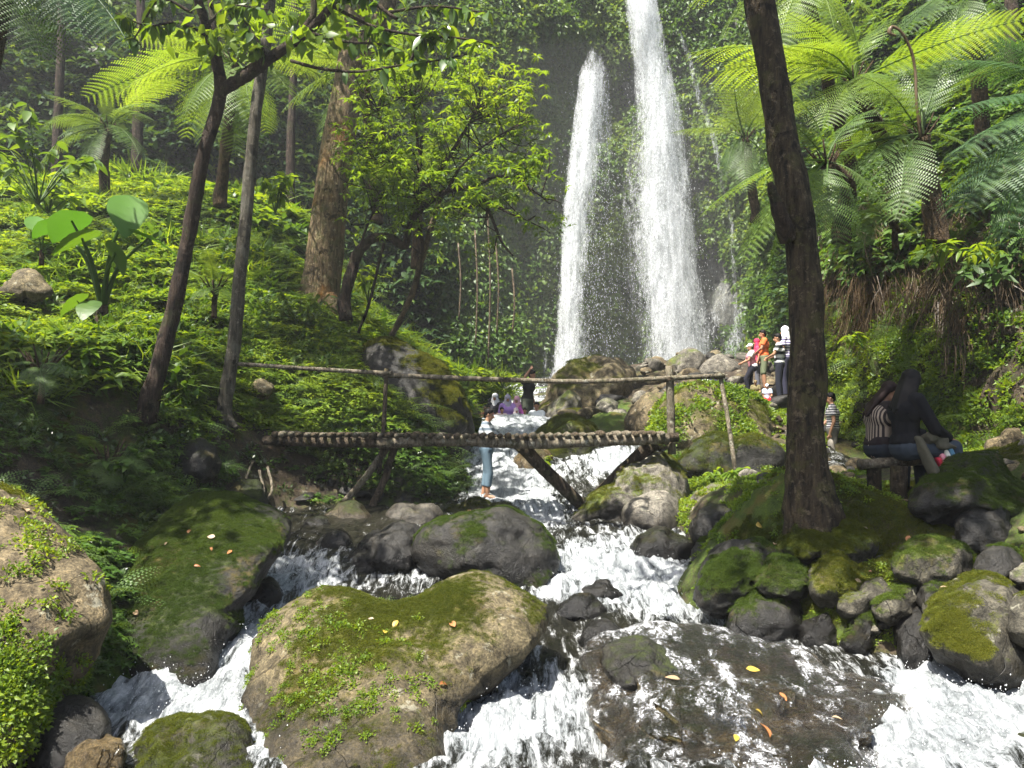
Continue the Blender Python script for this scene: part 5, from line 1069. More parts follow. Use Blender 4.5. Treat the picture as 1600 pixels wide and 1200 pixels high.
# ------------------------------------------------------------------ broad-leaved plants
def heart_leaf(mat):
    n = 13; t = np.linspace(0, 1, n); V = []; F = []
    hw = .46 * np.sin(math.pi * np.clip(t, 0, 1) ** .62) ** .75
    for i in range(n):
        x = t[i] * 1.15 - .28
        for j, s in enumerate((-1, -.5, 0, .5, 1)):
            xx = x - (abs(s) * .24 if t[i] < .35 else 0) * (1 - t[i] / .35); V.append((xx, s * hw[i], .10 * abs(s) * hw[i] - .35 * max(t[i] - .2, 0) ** 2 + .012 * math.sin(i * 2.4 + abs(s) * 3)))
    for i in range(n - 1):
        for j in range(4): a = i * 5 + j; F.append([a, a + 1, a + 6, a + 5])
    return npmesh('leaf_blade', np.array(V), F, mat, True)
HL = heart_leaf(M['taro']); HLd = heart_leaf(M['leaf_mid'])
def taro(label, base, lv, r=.03, group=None):
    b_ = np.array(at(*base)); e = empty('taro_plant', b_, label, 'taro plant', group)
    V, F = tube([(0, 0, -.1), (0, 0, .12), (0, 0, .25)], [r * 2.2, r * 1.8, r], 10, True, .2); mobj('stem', npmesh('stem', V, F, M['fibre']), e)
    for i, (px_, py_, Y_, s, yaw, tilt, d) in enumerate(lv):
        p = np.array(at(px_, py_, Y_)) - b_; m_ = p * .5 + [p[0] * -.12, 0, .10 * np.linalg.norm(p)]
        V, F = tube(catmull([[0, 0, .1], m_, p], 6), np.linspace(r, r * .35, 13), 7); mobj('leaf_stalk', npmesh('leaf_stalk', V, F, M['leaf_mid']), e)
        o = mobj('leaf_blade', HLd if d else HL, e, p); o.scale = (s, s, s); o.rotation_euler = (rg.uniform(-.2, .2), tilt, yaw)
    return e
taro('large taro plant with heart-shaped leaves on long stalks on the sunny left slope', (160, 492, 12.6), [(200, 325, 12.2, .62, -1.2, .9, 0), (112, 345, 12.4, .62, 2.6, .3, 0), (232, 372, 12.2, .62, .2, .35, 0), (128, 372, 12.1, .55, 3.4, .4, 1), (180, 395, 12.1, .40, 1.0, .9, 1), (85, 352, 12.9, .5, 2.9, .2, 0)], .045)
taro('young taro plant with narrow upright leaves left of the large one', (65, 405, 13.6), [(55, 350, 13.5, .35, 2.0, -.9, 0), (72, 355, 13.5, .35, 1.0, -.9, 0), (100, 372, 13.4, .35, .4, .2, 0)], .02)
taro('small drooping taro plant in the shade below the large one', (150, 520, 11.8), [(120, 470, 11.5, .35, 3.3, .6, 1), (140, 478, 11.4, .35, -1.5, .6, 1)], .02)
def leaf_plant(label, base, n, Lf, hgt, mat, seed, spread=.5, cat='plant', name='broadleaf_plant', w=.4, mound=False):
    b_ = np.array(at(*base)); e = empty(name, b_, label, cat); r_ = np.random.default_rng(seed); lm_ = big_leaf('leaf', mat, w, .3, 6); mb = MB()
    for s in range(max(3, n // 9)):
        a = r_.uniform(0, 6.28); rr = spread * r_.random() ** .5; tp = np.array([math.cos(a) * rr, math.sin(a) * rr, hgt * r_.uniform(.5, 1) * (1 - .4 * (rr / spread) ** 2)]); P_ = catmull([(0, 0, -.05), tp * .5 + [0, 0, .1 * hgt], tp], 5); V, F = tube(P_, np.linspace(.016, .005, len(P_)), 5); mb.add(V, F)
        for k in range(9):
            p = P_[min(len(P_) - 1, int(len(P_) * r_.uniform(.35, 1)))]; o = mobj('leaf', lm_, e, p); o.rotation_euler = (r_.uniform(-.4, .4), r_.uniform(-.3, .7), r_.uniform(0, 6.28)); q = Lf * r_.uniform(.6, 1.15); o.scale = (q, q, q)
    mobj('stem', mb.mesh('stem', M['leaf_mid']), e); return e
leaf_plant('broad-leaved bush in half shade at the left edge under the dark forest', (60, 315, 15.5), 150, .34, 2.0, M['leaf_mid'], 1, 1.3, 'bush', 'bush', .45)
leaf_plant('bright yellow-green bush low at the left edge above the taro plants', (75, 330, 17), 90, .34, 1.0, M['leaf_bright'], 2, .9, 'bush', 'bush', .5)
leaf_plant('light bush with star-like leaves between the grey tree and the brown tree', (430, 330, 17.5), 80, .34, 1.1, M['leaf_bright'], 3, .7, 'bush', 'bush', .4)
leaf_plant('dark glossy bush at the foot of the large brown tree', (470, 520, 15.5), 130, .24, .9, M['leaf_gloss'], 4, .9, 'bush', 'bush', .35)
leaf_plant('rounded bright green bush at the foot of the cliff beside the bathers', (785, 605, 24.5), 130, .26, .75, M['leaf_herb'], 5, .95, 'bush', 'bush', .45)
leaf_plant('seedling with bright oblong leaves on the right bank', (1465, 405, 11.8), 26, .26, .45, M['leaf_bright'], 6, .35, w=.35)
leaf_plant('second bright seedling on the right bank near the right edge', (1540, 405, 11.4), 20, .24, .3, M['leaf_bright'], 7, .4, w=.3)
leaf_plant('light green seedling on the mossy bank above the striped-vest sitter', (1350, 540, 14.0), 28, .22, .4, M['leaf_bright'], 8, .35, w=.35)
leaf_plant('small plant with bright leaves beside the thin leaning prop', (1150, 748, 12.0), 12, .2, .22, M['leaf_bright'], 9, .2, w=.4)
leaf_plant('bright herb growing from the moss beside the wedge-shaped rock', (1112, 752, 12.2), 26, .16, .25, M['leaf_bright'], 10, .3, w=.4)
leaf_plant('herb with light leaves on the yellow-green mossy boulder', (845, 730, 15.0), 30, .16, .3, M['leaf_herb'], 11, .35, w=.4)
leaf_plant('leafy sprig on the shaded big sloping boulder', (1535, 945, 6.75), 8, .07, .06, M['leaf_mid'], 12, .06, w=.5)
leaf_plant('small broad-leaved weed on the dark left bank', (195, 745, 9.4), 26, .16, .3, M['leaf_mid'], 13, .25, w=.5)
leaf_plant('bright sapling against the brown tree trunk', (575, 470, 17.0), 60, .28, 1.0, M['leaf_bright'], 14, .35, w=.35)
# roots hanging from the cut bank by the left boulder
for i, pp in enumerate([[(405, 735, 11.9), (412, 770, 11.7), (400, 795, 11.6)], [(418, 730, 11.9), (425, 765, 11.7), (408, 795, 11.5)], [(395, 720, 12), (378, 762, 11.8), (362, 780, 11.7)]]):
    vine(pp, .02, 'pole', ['pale root curling out of the cut bank above the left boulder', 'second pale root right of the curling one', 'darker root left of the curling one'][i], 30 + i, 'root')
# ------------------------------------------------------------------ fallen leaves
fl = {c: big_leaf('fallen_leaf', M['leaf_' + c], .55, .12, 6) for c in ('yellow', 'orange', 'tan')}
def hit(px, py):
    o_, d_ = Vector((0, 0, 0)), Vector(at(px, py, 5.0)).normalized(); dg = bpy.context.evaluated_depsgraph_get(); best = None
    for (o, V, F) in ROCKS['all']:
        X, Y = proj(V)
        if px < X.min() or px > X.max() or py < Y.min() or py > Y.max(): continue
        mi = o.matrix_world.inverted() if False else Matrix.Translation(-o.location)
        ok, loc, nrm, _ = o.ray_cast(mi @ o_, d_)
        if ok:
            w = loc + o.location
            if best is None or w.length < best[0].length: best = (w, nrm)
    ok, loc, nrm, _ = ground.ray_cast(o_, d_)
    if ok and (best is None or loc.length < best[0].length): best = (loc.copy(), nrm.copy())
    return best
bpy.context.view_layer.update()
LVS = [(685, 1073, 'orange', .11, 'orange dead leaf lying on the domed boulder near the white chute'), (712, 982, 'orange', .13, 'reddish leaf on the back slope of the domed boulder'), (622, 972, 'yellow', .11, 'yellow leaf near the crest of the domed boulder'), (600, 993, 'yellow', .09, 'small yellow leaf on the pale patch of the domed boulder'),
       (585, 970, 'tan', .09, 'brown leaf left of the yellow leaf on the domed boulder'), (1185, 817, 'yellow', .14, 'bright yellow leaf standing on the moss left of the leaning tree'), (1355, 829, 'tan', .10, 'tan leaf on the moss right of the leaning tree'), (1420, 838, 'orange', .12, 'orange-tan leaf on the bank above the stones'),
       (1208, 853, 'tan', .10, 'tan leaf on the moss above the oval stone'), (1362, 895, 'orange', .05, 'small red leaf on the stone bank'), (1218, 1085, 'orange', .12, 'orange leaf washed onto the wet slab'), (1200, 1155, 'orange', .16, 'long orange leaf low on the wet slab'), (1150, 1152, 'yellow', .12, 'yellow leaf at the lower edge of the wet slab'),
       (1165, 1048, 'yellow', .16, 'upright yellow leaf on the wet slab'), (1062, 1065, 'tan', .16, 'curled tan leaf at the head of the wet slab'), (1178, 1112, 'yellow', .1, 'green-yellow leaf on the wet slab'), (1300, 1125, 'tan', .1, 'pale leaf on the dark side of the wet slab'),
       (337, 840, 'tan', .12, 'pale leaf highest on the left sloping boulder'), (330, 858, 'orange', .1, 'brown leaf under the pale one on the left boulder'), (295, 835, 'orange', .09, 'reddish leaf left on the sloping left boulder'), (362, 862, 'orange', .1, 'orange leaf right on the sloping left boulder'), (304, 886, 'orange', .09, 'small orange leaf mid slope on the left boulder'),
       (217, 963, 'tan', .14, 'grey-tan leaf low on the left sloping boulder'), (262, 850, 'tan', .08, 'small tan leaf on the left shoulder of the sloping boulder'), (40, 803, 'tan', .13, 'pale leaf on top of the brown left-edge boulder'), (52, 857, 'tan', .09, 'small pale leaf on the brown left-edge boulder'), (1335, 905, 'tan', .09, 'tan leaf on the flat brownish stone'),
       (1400, 762, 'orange', .1, 'orange leaf on the ground by the bench post'), (735, 800, 'tan', .1, 'tan leaf on the rock under the barefoot man'), (1470, 920, 'tan', .09, 'pale leaf on top of the big sloping boulder')]
for i, (px_, py_, c_, s, lb) in enumerate(LVS):
    h = hit(px_, py_)
    if h is None: continue
    p, nr = h
    if nr.z < 0 and nr.dot(p) > 0: nr = -nr
    o = mobj('fallen_leaf', fl[c_], loc=p + nr * .018); q = nr.to_track_quat('Z', 'Y').to_matrix().to_4x4() @ Matrix.Rotation(i * 2.4, 4, 'Z') @ Matrix.Rotation(.15 * math.sin(i * 3), 4, 'X'); s *= .68; o.rotation_euler = q.to_euler(); o.scale = (s, s * rg.uniform(.7, 1.2), s * rg.uniform(.5, 3)); tag(o, lb, 'leaf')
# ------------------------------------------------------------------ people
def seg_mesh(mb, a, b, ra, rb, sides=12, sx=1.0):
    """a tapered capsule from a to b"""
    a = np.array(a, float); b = np.array(b, float); d = b - a; L = np.linalg.norm(d)
    if L < 1e-5: d = np.array([0, 0, 1.0]); L = 1e-5; b = a + d * 1e-5
    d = d / L; pts = [a - d * ra * .98, a - d * ra * .8, a - d * ra * .4, a, b, b + d * rb * .4, b + d * rb * .8, b + d * rb * .98]
    rr = [ra * .2, ra * .6, ra * .92, ra, rb, rb * .92, rb * .6, rb * .2]
    V, F = tube(pts, rr, sides, True, 0, 0, sx); mb.add(V, F)
def ell(mb, c_, r, k=2):
    D, F = ico(k); mb.add(D * np.array(r) + np.array(c_), F)
def cyl(mb, pts, rads, sides=16, flat=1.0):
    V, F = tube(pts, rads, sides, True, 0, 0, flat); mb.add(V, F)
def remeshed(name, mb, vox, mat, smooth=4, fac=.5):
    me = npmesh(name, np.concatenate(mb.V), mb.F, mat, True); o = bpy.data.objects.new('tmp', me); C.objects.link(o)
    r = o.modifiers.new('r', 'REMESH'); r.mode = 'VOXEL'; r.voxel_size = vox; r.use_smooth_shade = True
    s = o.modifiers.new('s', 'SMOOTH'); s.iterations = smooth; s.factor = fac
    dg = bpy.context.evaluated_depsgraph_get(); m2 = bpy.data.meshes.new_from_object(o.evaluated_get(dg)); bpy.data.objects.remove(o)
    m2.name = name; m2.materials.clear(); m2.materials.append(mat); m2.polygons.foreach_set('use_smooth', np.ones(len(m2.polygons), bool)); return m2
def v(*a): return np.array(a, float)
SKIN = plain_mat('brown skin', (0.30, 0.16, 0.095), .55, .08, 30)
MH = plain_mat('black hair', (0.006, 0.005, 0.005), .6, .3, 60, .15)
MEYE = plain_mat('eye', (0.02, 0.015, 0.012), .3); MLIP = plain_mat('lips', (0.25, 0.09, 0.07), .5)
_cm = {}
def cloth(col, kind='plain', col2=None, freq=14, axis=2):
    k = (col, kind, col2, freq, axis)
    if k not in _cm: _cm[k] = plain_mat('cloth', col, .9, .12, 40, .15) if kind == 'plain' else stripe_mat('striped cloth', col, col2, freq, axis)
    return _cm[k]
STAND = dict(pel=v(0, 0, .92), chest=v(.0, 0, 1.24), neck=v(.01, 0, 1.41), head=v(.035, 0, 1.565),
             hipL=v(0, .09, .88), hipR=v(0, -.09, .88), kneeL=v(.03, .10, .48), kneeR=v(.02, -.10, .48), ankL=v(0, .10, .075), ankR=v(-.02, -.11, .075), toeL=v(.15, .12, .03), toeR=v(.13, -.13, .03),
             shL=v(0, .175, 1.375), shR=v(0, -.175, 1.375), elL=v(-.03, .24, 1.10), elR=v(-.03, -.24, 1.10), wrL=v(.05, .25, .86), wrR=v(.05, -.25, .86))
def person(label, loc, yaw, scale=1.0, pose=None, top=None, pants=None, hair='short', hairmat=None, group=None, vox=.012, sleeve=.6, leg=1.0, shoes=None, hm=None, fat=1.0, skirt=False, look=0.0, outer=None):
    """faces +x before turning by yaw"""
    J = {k: x.copy() for k, x in STAND.items()}
    for k, x in (pose or {}).items(): J[k] = np.array(x, float)
    e = empty('person', loc, label, 'person', group, yaw); e.scale = (scale,) * 3; f = fat
    hd = J['head']; nk = J['neck']; up = hd - nk; up /= np.linalg.norm(up); fw = v(math.cos(look), math.sin(look), 0); fw = fw - up * up.dot(fw); fw /= np.linalg.norm(fw); sd = np.cross(up, fw)
    b = MB()
    # torso
    seg_mesh(b, J['pel'], J['chest'], .125 * f, .135 * f, 14, .78); seg_mesh(b, J['pel'] + v(0, .055, -.02), J['pel'] + v(0, -.055, -.02), .115 * f, .115 * f)
    seg_mesh(b, J['chest'] + v(0, .05, .02), J['chest'] + v(0, -.05, .02), .125 * f, .125 * f); seg_mesh(b, J['shL'] * .85 + nk * .15, J['shR'] * .85 + nk * .15, .062, .062); seg_mesh(b, J['chest'], nk, .11, .06); seg_mesh(b, nk - up * .03, hd - up * .03, .052, .05)
    # head: skull, jaw, nose, ears, brow
    ell(b, hd + up * .035 - fw * .012, (.082, .076, .092) if abs(fw[0]) > .7 else (.076, .082, .092)); ell(b, hd - up * .035 + fw * .02, (.06, .058, .066)); seg_mesh(b, hd - up * .08 + fw * .045, hd - up * .078 + fw * .05, .025, .022, 8)
    seg_mesh(b, hd + up * .02 + fw * .078, hd - up * .018 + fw * .098, .010, .016, 8)
    for s in (-1, 1): ell(b, hd + sd * s * .079 - fw * .005, (.016, .010, .028) if abs(fw[0]) > .7 else (.010, .016, .028), 1)
    for S_ in 'LR':
        seg_mesh(b, J['hip' + S_], J['knee' + S_], .088 * f, .058 * f); seg_mesh(b, J['knee' + S_], J['knee' + S_] * .6 + J['ank' + S_] * .4, .056, .055); seg_mesh(b, J['knee' + S_] * .6 + J['ank' + S_] * .4, J['ank' + S_], .055, .038)
        an, to = J['ank' + S_], J['toe' + S_]; seg_mesh(b, an - v(0, 0, .02) - (to - an) * .18, an * .4 + to * .6, .036, .034, 10); seg_mesh(b, an * .4 + to * .6, to, .036, .025, 10)
        seg_mesh(b, J['sh' + S_], J['el' + S_], .052 * f, .040); seg_mesh(b, J['el' + S_], J['wr' + S_], .041, .027)
        d = J['wr' + S_] - J['el' + S_]; d /= np.linalg.norm(d); s_ = v(0, 1, 0) - d * d[1]; s_ = s_ / (np.linalg.norm(s_) + 1e-6); n_ = np.cross(d, s_); w_ = J['wr' + S_]
        w0 = n_ ; seg_mesh(b, w_ + d * .02, w_ + d * .075, .026, .032, 10, .6)
        for q, (o_, l1) in enumerate(((-.027, .062), (-.009, .072), (.009, .068), (.026, .052))):
            p0 = w_ + d * .08 + n_ * o_; p1 = p0 + d * l1 * .55 + s_ * -.004; p2 = p1 + d * l1 * .4 - s_ * .016; seg_mesh(b, p0, p1, .0095, .009, 8); seg_mesh(b, p1, p2, .009, .0075, 8)
        q0 = w_ + d * .035 - n_ * .028; q1 = q0 + d * .03 - n_ * .025; seg_mesh(b, q0, q1, .012, .010, 8); seg_mesh(b, q1, q1 + d * .03 - s_ * .008, .010, .008, 8)
    mobj('body', remeshed('body', b, vox, SKIN, 3), e)
    for s in (-1, 1):
        D, F = ico(1); o = mobj('eye', npmesh('eye', D * .0105, F, MEYE), e, hd + fw * .073 + sd * s * .030 + up * .016)
    V, F = tube([hd + fw * .078 - up * .045 + sd * .022, hd + fw * .085 - up * .044, hd + fw * .078 - up * .045 - sd * .022], [.003, .0065, .003], 6); mobj('mouth', npmesh('mouth', V, F, MLIP), e)
    if top is not None:
        b = MB(); g = .016
        seg_mesh(b, J['pel'] + (J['chest'] - J['pel']) * .1, J['chest'], .128 * f + g, .138 * f + g, 16, .82); seg_mesh(b, J['chest'] + v(0, .05, .02), J['chest'] + v(0, -.05, .02), .128 * f + g, .128 * f + g); seg_mesh(b, J['pel'] + v(0, .05, .05), J['pel'] + v(0, -.05, .05), .118 * f + g, .118 * f + g)
        seg_mesh(b, J['shL'] * .85 + nk * .15, J['shR'] * .85 + nk * .15, .066 + g, .066 + g); seg_mesh(b, J['chest'], nk - up * .03, .11 + g, .062 + g * .6)
        for S_ in 'LR':
            a0, a1, a2 = J['sh' + S_], J['el' + S_], J['wr' + S_]
            if sleeve <= 1: t_ = a0 + (a1 - a0) * sleeve; cyl(b, [a0, t_], [.055 * f + g, .050 + g * 1.3]); ell(b, a0, (.056 * f + g,) * 3)
            else: t_ = a1 + (a2 - a1) * (sleeve - 1); seg_mesh(b, a0, a1, .055 * f + g, .046 + g); cyl(b, [a1, t_], [.046 + g, .034 + g])
        mobj('shirt', remeshed('shirt', b, max(vox, .011), top, 2), e)
        if outer is not None:
            b = MB(); g = .028
            seg_mesh(b, J['pel'] + (J['chest'] - J['pel']) * .05, J['chest'], .132 * f + g, .14 * f + g, 16, .84); seg_mesh(b, J['chest'] + v(0, .05, .02), J['chest'] + v(0, -.05, .02), .128 * f + g, .128 * f + g); mobj('vest', remeshed('vest', b, .013, outer, 2), e)
    if pants is not None:
        b = MB(); g = .014
        seg_mesh(b, J['pel'] + v(0, .055, .0), J['pel'] + v(0, -.055, .0), .122 * f + g, .122 * f + g)
        for S_ in 'LR':
            h_, k_, a_ = J['hip' + S_], J['knee' + S_], J['ank' + S_]
            if leg <= .5: t_ = h_ + (k_ - h_) * leg * 2; cyl(b, [h_, t_], [.09 * f + g, .075 * f + g * 1.4])
            else: t_ = k_ + (a_ - k_) * (leg - .5) * 2; seg_mesh(b, h_, k_, .09 * f + g, .062 * f + g); cyl(b, [k_, k_ * .5 + t_ * .5, t_], [.062 * f + g, .058 + g, .052 + g])
        if skirt:
            m_ = (J['kneeL'] + J['kneeR']) / 2; a_ = (J['ankL'] + J['ankR']) / 2; cyl(b, [J['pel'], m_, a_ + v(0, 0, .05)], [.15, .18, .2])
        mobj('trousers' if not skirt else 'long_skirt', remeshed('trousers', b, max(vox, .011), pants, 2), e)
    if shoes is not None:
        for S_ in 'LR':
            b = MB(); an, to = J['ank' + S_], J['toe' + S_]; seg_mesh(b, an - v(0, 0, .025) - (to - an) * .2, an * .3 + to * .7, .045, .042, 10); seg_mesh(b, an * .3 + to * .7, to, .044, .034, 10); mobj('shoe', remeshed('shoe', b, .012, shoes, 2), e)
    m = hairmat or MH; b = MB()
    if hair == 'short':
        ell(b, hd + up * .052 - fw * .026, (.090, .086, .088)); ell(b, hd + up * .10 + fw * .02, (.055, .06, .03)); seg_mesh(b, hd - fw * .07 + up * .02, hd - fw * .065 - up * .04, .045, .035); mobj('hair', remeshed('hair', b, .010, m, 1), e)
    elif hair == 'long':
        ell(b, hd + up * .052 - fw * .026, (.098, .094, .095)); 
        for s in np.linspace(-1, 1, 7):
            x0 = hd - fw * (.065 - .04 * abs(s)) + sd * s * .07; seg_mesh(b, x0 + up * .03, x0 - up * .16 - fw * .03, .042, .04); seg_mesh(b, x0 - up * .16 - fw * .03, x0 - up * (.34 + .03 * math.sin(s * 5)) - fw * .045 + sd * s * .03, .04, .022)
        mobj('hair', remeshed('hair', b, .011, m, 1), e)
    elif hair == 'hijab':
        ell(b, hd + up * .045 - fw * .024, (.100, .096, .102)); seg_mesh(b, hd - up * .03 - fw * .03, nk - up * .02, .085, .11); seg_mesh(b, hd + sd * .05 - up * .02, nk + sd * .10 - up * .03, .05, .06); seg_mesh(b, hd - sd * .05 - up * .02, nk - sd * .10 - up * .03, .05, .06); seg_mesh(b, hd - up * .10 + fw * .03, nk - up * .10 + fw * .05, .045, .09)
        mobj('headscarf', remeshed('headscarf', b, .012, hm, 2), e)
    elif hair == 'cap':
        ell(b, hd + up * .06 - fw * .018, (.096, .092, .078)); seg_mesh(b, hd + up * .05 + fw * .07, hd + up * .045 + fw * .12, .03, .02, 10, 1); mobj('cap', remeshed('cap', b, .011, hm, 1), e)
        b = MB(); seg_mesh(b, hd - fw * .06 + up * .02, hd - fw * .06 - up * .05, .05, .035); mobj('hair', remeshed('hair', b, .012, m, 1), e)
    return e, J
def stand_at(px, py_feet, Y, rockkey=None, dz=0.0):
    x, y, z = at(px, py_feet, Y)
    if rockkey: z = top_z(B[rockkey][1], x, y, .1)
    return (x, y, z + dz)
# barefoot man on the flat-topped rock
loc = at(760, 781, 13.45); zz = top_z(B['stand'][1], loc[0], loc[1], .12); 
person('barefoot man in pale striped shirt and rolled-up jeans on the rock behind the bridge', (loc[0], loc[1], zz - .035), -.15, .86,
       dict(elL=(.14, .22, 1.16), wrL=(.36, .12, 1.10), elR=(.12, -.22, 1.16), wrR=(.36, -.10, 1.12), kneeR=(.07, -.09, .49), ankR=(.03, -.09, .075), toeR=(.18, -.10, .03), kneeL=(-.01, .10, .49), ankL=(-.08, .10, .075), toeL=(.07, .12, .03), head=(.05, 0, 1.565)),
       cloth((.45, .47, .48), 's', (.13, .16, .19), 9), cloth((.10, .15, .19)), 'short', leg=.80, vox=.009, sleeve=.8)
# the sitters on the bench
bx, by, bz = at(1400, 717, 9.0); bench_z = bz
SIT = dict(pel=(0, 0, .12), chest=(.03, 0, .44), neck=(.06, 0, .61), head=(.11, 0, .755), hipL=(.03, .09, .10), hipR=(.03, -.09, .10), kneeL=(.44, .12, .12), kneeR=(.44, -.10, .12), ankL=(.42, .13, -.33), ankR=(.46, -.12, -.33), toeL=(.57, .14, -.38), toeR=(.60, -.13, -.38),
           shL=(.04, .17, .575), shR=(.04, -.17, .575), elL=(.10, .22, .30), elR=(.10, -.22, .30), wrL=(.32, .14, .24), wrR=(.32, -.12, .24))
person('woman with long brown-black hair and pale-striped dark vest at the left end of the bench', (at(1378, 717, 9.05)[0], 9.12, bz + .0), .25, .97, dict(SIT, head=(.14, -.02, .735), shR=(.05, -.16, .56), elR=(.12, -.22, .30)), cloth((.02, .015, .016)), cloth((.02, .025, .035)), 'long', hairmat=plain_mat('reddish black hair', (.015, .007, .006), .6, .3, 60, .15), sleeve=1.7, vox=.009, shoes=cloth((.05, .03, .03)), outer=cloth((.30, .24, .19), 's', (.022, .016, .018), 30, 1), look=-.6)
person('person with long black hair and black jacket sitting beside the striped vest', (at(1408, 717, 8.9)[0], 8.78, bz + .0), .1, 1.06, dict(SIT, head=(.09, .03, .76), chest=(.0, 0, .45), neck=(.03, 0, .62), elR=(.16, -.24, .30), wrR=(.40, -.10, .20), elL=(.1, .22, .3)), cloth((.008, .008, .010)), cloth((.035, .045, .06)), 'long', sleeve=1.9, vox=.009, shoes=cloth((.03, .02, .02)), look=.5)
# bench: a log seat on two posts
be = empty('bench', (bx, by, bz), 'rough log bench on two posts under the seated pair', 'bench')
def rel(o, P): return np.array(P) - np.array(o.location)
V, F = tube(rel(be, catmull([at(1343, 726, 9.0), at(1375, 724, 8.98), at(1420, 720, 8.95), at(1480, 716, 8.9)], 5)), .058, 12, True, .12, 3, 1.9); mobj('seat', npmesh('seat', V, F, M['pole']), be)
for px_, Y_, r_ in ((1366, 9.02, .075), (1404, 8.72, .085), (1470, 8.9, .075)):
    x, y, z = at(px_, 728, Y_); V, F = tube(rel(be, [(x, y, z), (x, y, -.45), (x - .01, y, -1.1)]), [r_, r_, r_ * 1.05], 12, True, .12, int(px_)); mobj('leg', npmesh('leg', V, F, M['bark_dark']), be)
# jacket draped over the knees, bag with pink and white stripes, bottle cloth
def draped(name, label, cat, pts, rads, mat, seed, flat=.6):
    mb_ = MB()
    for p, r in zip(pts, rads): seg_mesh(mb_, at(*p[0]), at(*p[1]), r[0], r[1], 14, flat)
    c_ = np.array(at(*pts[0][0])); mb_.V = [q - c_ for q in mb_.V]; me = remeshed(name, mb_, .012, mat, 2); co = np.empty(len(me.vertices) * 3); me.vertices.foreach_get('co', co); co = co.reshape(-1, 3); co += (fbm(co, 9, 3, seed) * .014)[:, None] * np.array([.5, 1, 1]); me.vertices.foreach_set('co', co.ravel()); return tag(mobj(name, me, loc=c_), label, cat)
draped('jacket', 'grey-green jacket draped over the knees of the black-jacketed sitter', 'jacket', [((1432, 692, 8.7), (1455, 682, 8.6)), ((1455, 682, 8.6), (1478, 688, 8.6)), ((1435, 690, 8.6), (1458, 735, 8.5)), ((1470, 695, 8.6), (1492, 700, 8.6))], [(.05, .065), (.065, .035), (.075, .09), (.05, .025)], cloth((.075, .07, .05)), 1)
bg_ = empty('bag', at(1474, 722, 8.7), 'bag with red, pink and white panels hanging at the end of the bench', 'bag')
for k, (c_, w) in enumerate([((.55, .04, .07), 0), ((.75, .3, .35), 1), ((.75, .72, .62), 2), ((.10, .22, .33), 3)]):
    D, F = ico(3); D = np.sign(D) * np.abs(D) ** .5; o = mobj('panel', npmesh('panel', D * [.028, .09, .10] + [k * .05 - .06, 0, .03 * k - .02], F, cloth(c_)), bg_); o.rotation_euler = (0, -.4, 0)
V, F = tube(catmull([(-.08, 0, .06), (-.03, 0, .16), (.06, 0, .18), (.1, 0, .12)], 5), .009, 6); mobj('strap', npmesh('strap', V, F, cloth((.2, .05, .05))), bg_)
# the man behind the leaning tree
x, y, _ = at(1303, 738, 15.8); person('man in striped T-shirt and grey trousers with a bag behind the leaning tree', (x, y, at(1303, 742, 15.8)[2]), 2.75, .92, dict(elR=(.10, -.2, 1.13), wrR=(.24, -.1, .98), ankL=(-.15, .1, .09), kneeL=(.0, .1, .49), toeL=(-.0, .11, .03), ankR=(.12, -.1, .075), toeR=(.27, -.12, .03)), cloth((.62, .60, .60), 's', (.06, .06, .09), 20), cloth((.16, .15, .13)), 'short', leg=.98, shoes=cloth((.3, .09, .05)))
b = MB(); seg_mesh(b, (0, 0, 0), (.02, 0, -.2), .09, .11, 14, .6); o = mobj('shoulder_bag', remeshed('shoulder_bag', b, .014, cloth((.22, .2, .17)), 2), loc=at(1298, 693, 15.5)); tag(o, 'grey shoulder bag carried by the man behind the leaning tree', 'bag')
# the group at right under the falls
G3 = 'visitors at the foot of the waterfalls'
def pat(label, px, pf, Y, sc, yaw, **kw):
    x, y, z = at(px, pf, Y); return person(label, (x, y, z), yaw, sc, **kw)
ped = lambda px, pf, Y, lb: put_stone(px, pf + 6, Y, .42, lb, mi=1)
pat('man in an orange shirt and olive shorts standing among the group right of the falls', 1195, 609, 19.6, .84, 3.0, top=cloth((.62, .13, .04)), pants=cloth((.13, .15, .09)), leg=.55, group=G3, pose=dict(elL=(.1, .2, 1.15), wrL=(.22, .05, 1.05)))
pat('person in a red headscarf behind the orange shirt', 1185, 612, 20.1, .76, 2.9, top=cloth((.5, .05, .1)), pants=cloth((.1, .1, .12)), hair='hijab', hm=cloth((.55, .03, .08)), group=G3)
pat('person in a pale cap, pink and white top and black trousers leaning on a rock', 1175, 616, 19.3, .70, 3.1, top=cloth((.62, .58, .55)), pants=cloth((.015, .015, .022)), hair='cap', hm=cloth((.7, .68, .62)), outer=cloth((.55, .22, .25)), group=G3, pose=dict(pel=(-.06, 0, .88), chest=(.02, 0, 1.22), kneeL=(.22, .1, .5), ankL=(.14, .1, .09), toeL=(.3, .1, .05), elR=(.14, -.2, 1.12), wrR=(.3, -.1, 1.05), elL=(.14, .2, 1.12), wrL=(.3, .1, 1.05)))
pat('man in black and white striped shirt and black trousers right of the orange shirt', 1219, 627, 19.0, .92, 2.8, top=cloth((.72, .72, .72), 's', (.02, .025, .025), 6.5), pants=cloth((.015, .017, .025)), leg=1.0, shoes=cloth((.55, .55, .58)), group=G3, pose=dict(elL=(.12, .2, 1.16), wrL=(.26, .06, 1.10), elR=(.1, -.2, 1.16), wrR=(.26, -.06, 1.08)))
pat('woman in a white headscarf and striped top half hidden by the leaning tree', 1230, 622, 19.9, 1.02, 2.4, top=cloth((.65, .62, .7), 's', (.1, .08, .2), 16), pants=cloth((.03, .03, .05)), hair='hijab', hm=cloth((.78, .77, .8)), group=G3)
CH = dict(SIT)
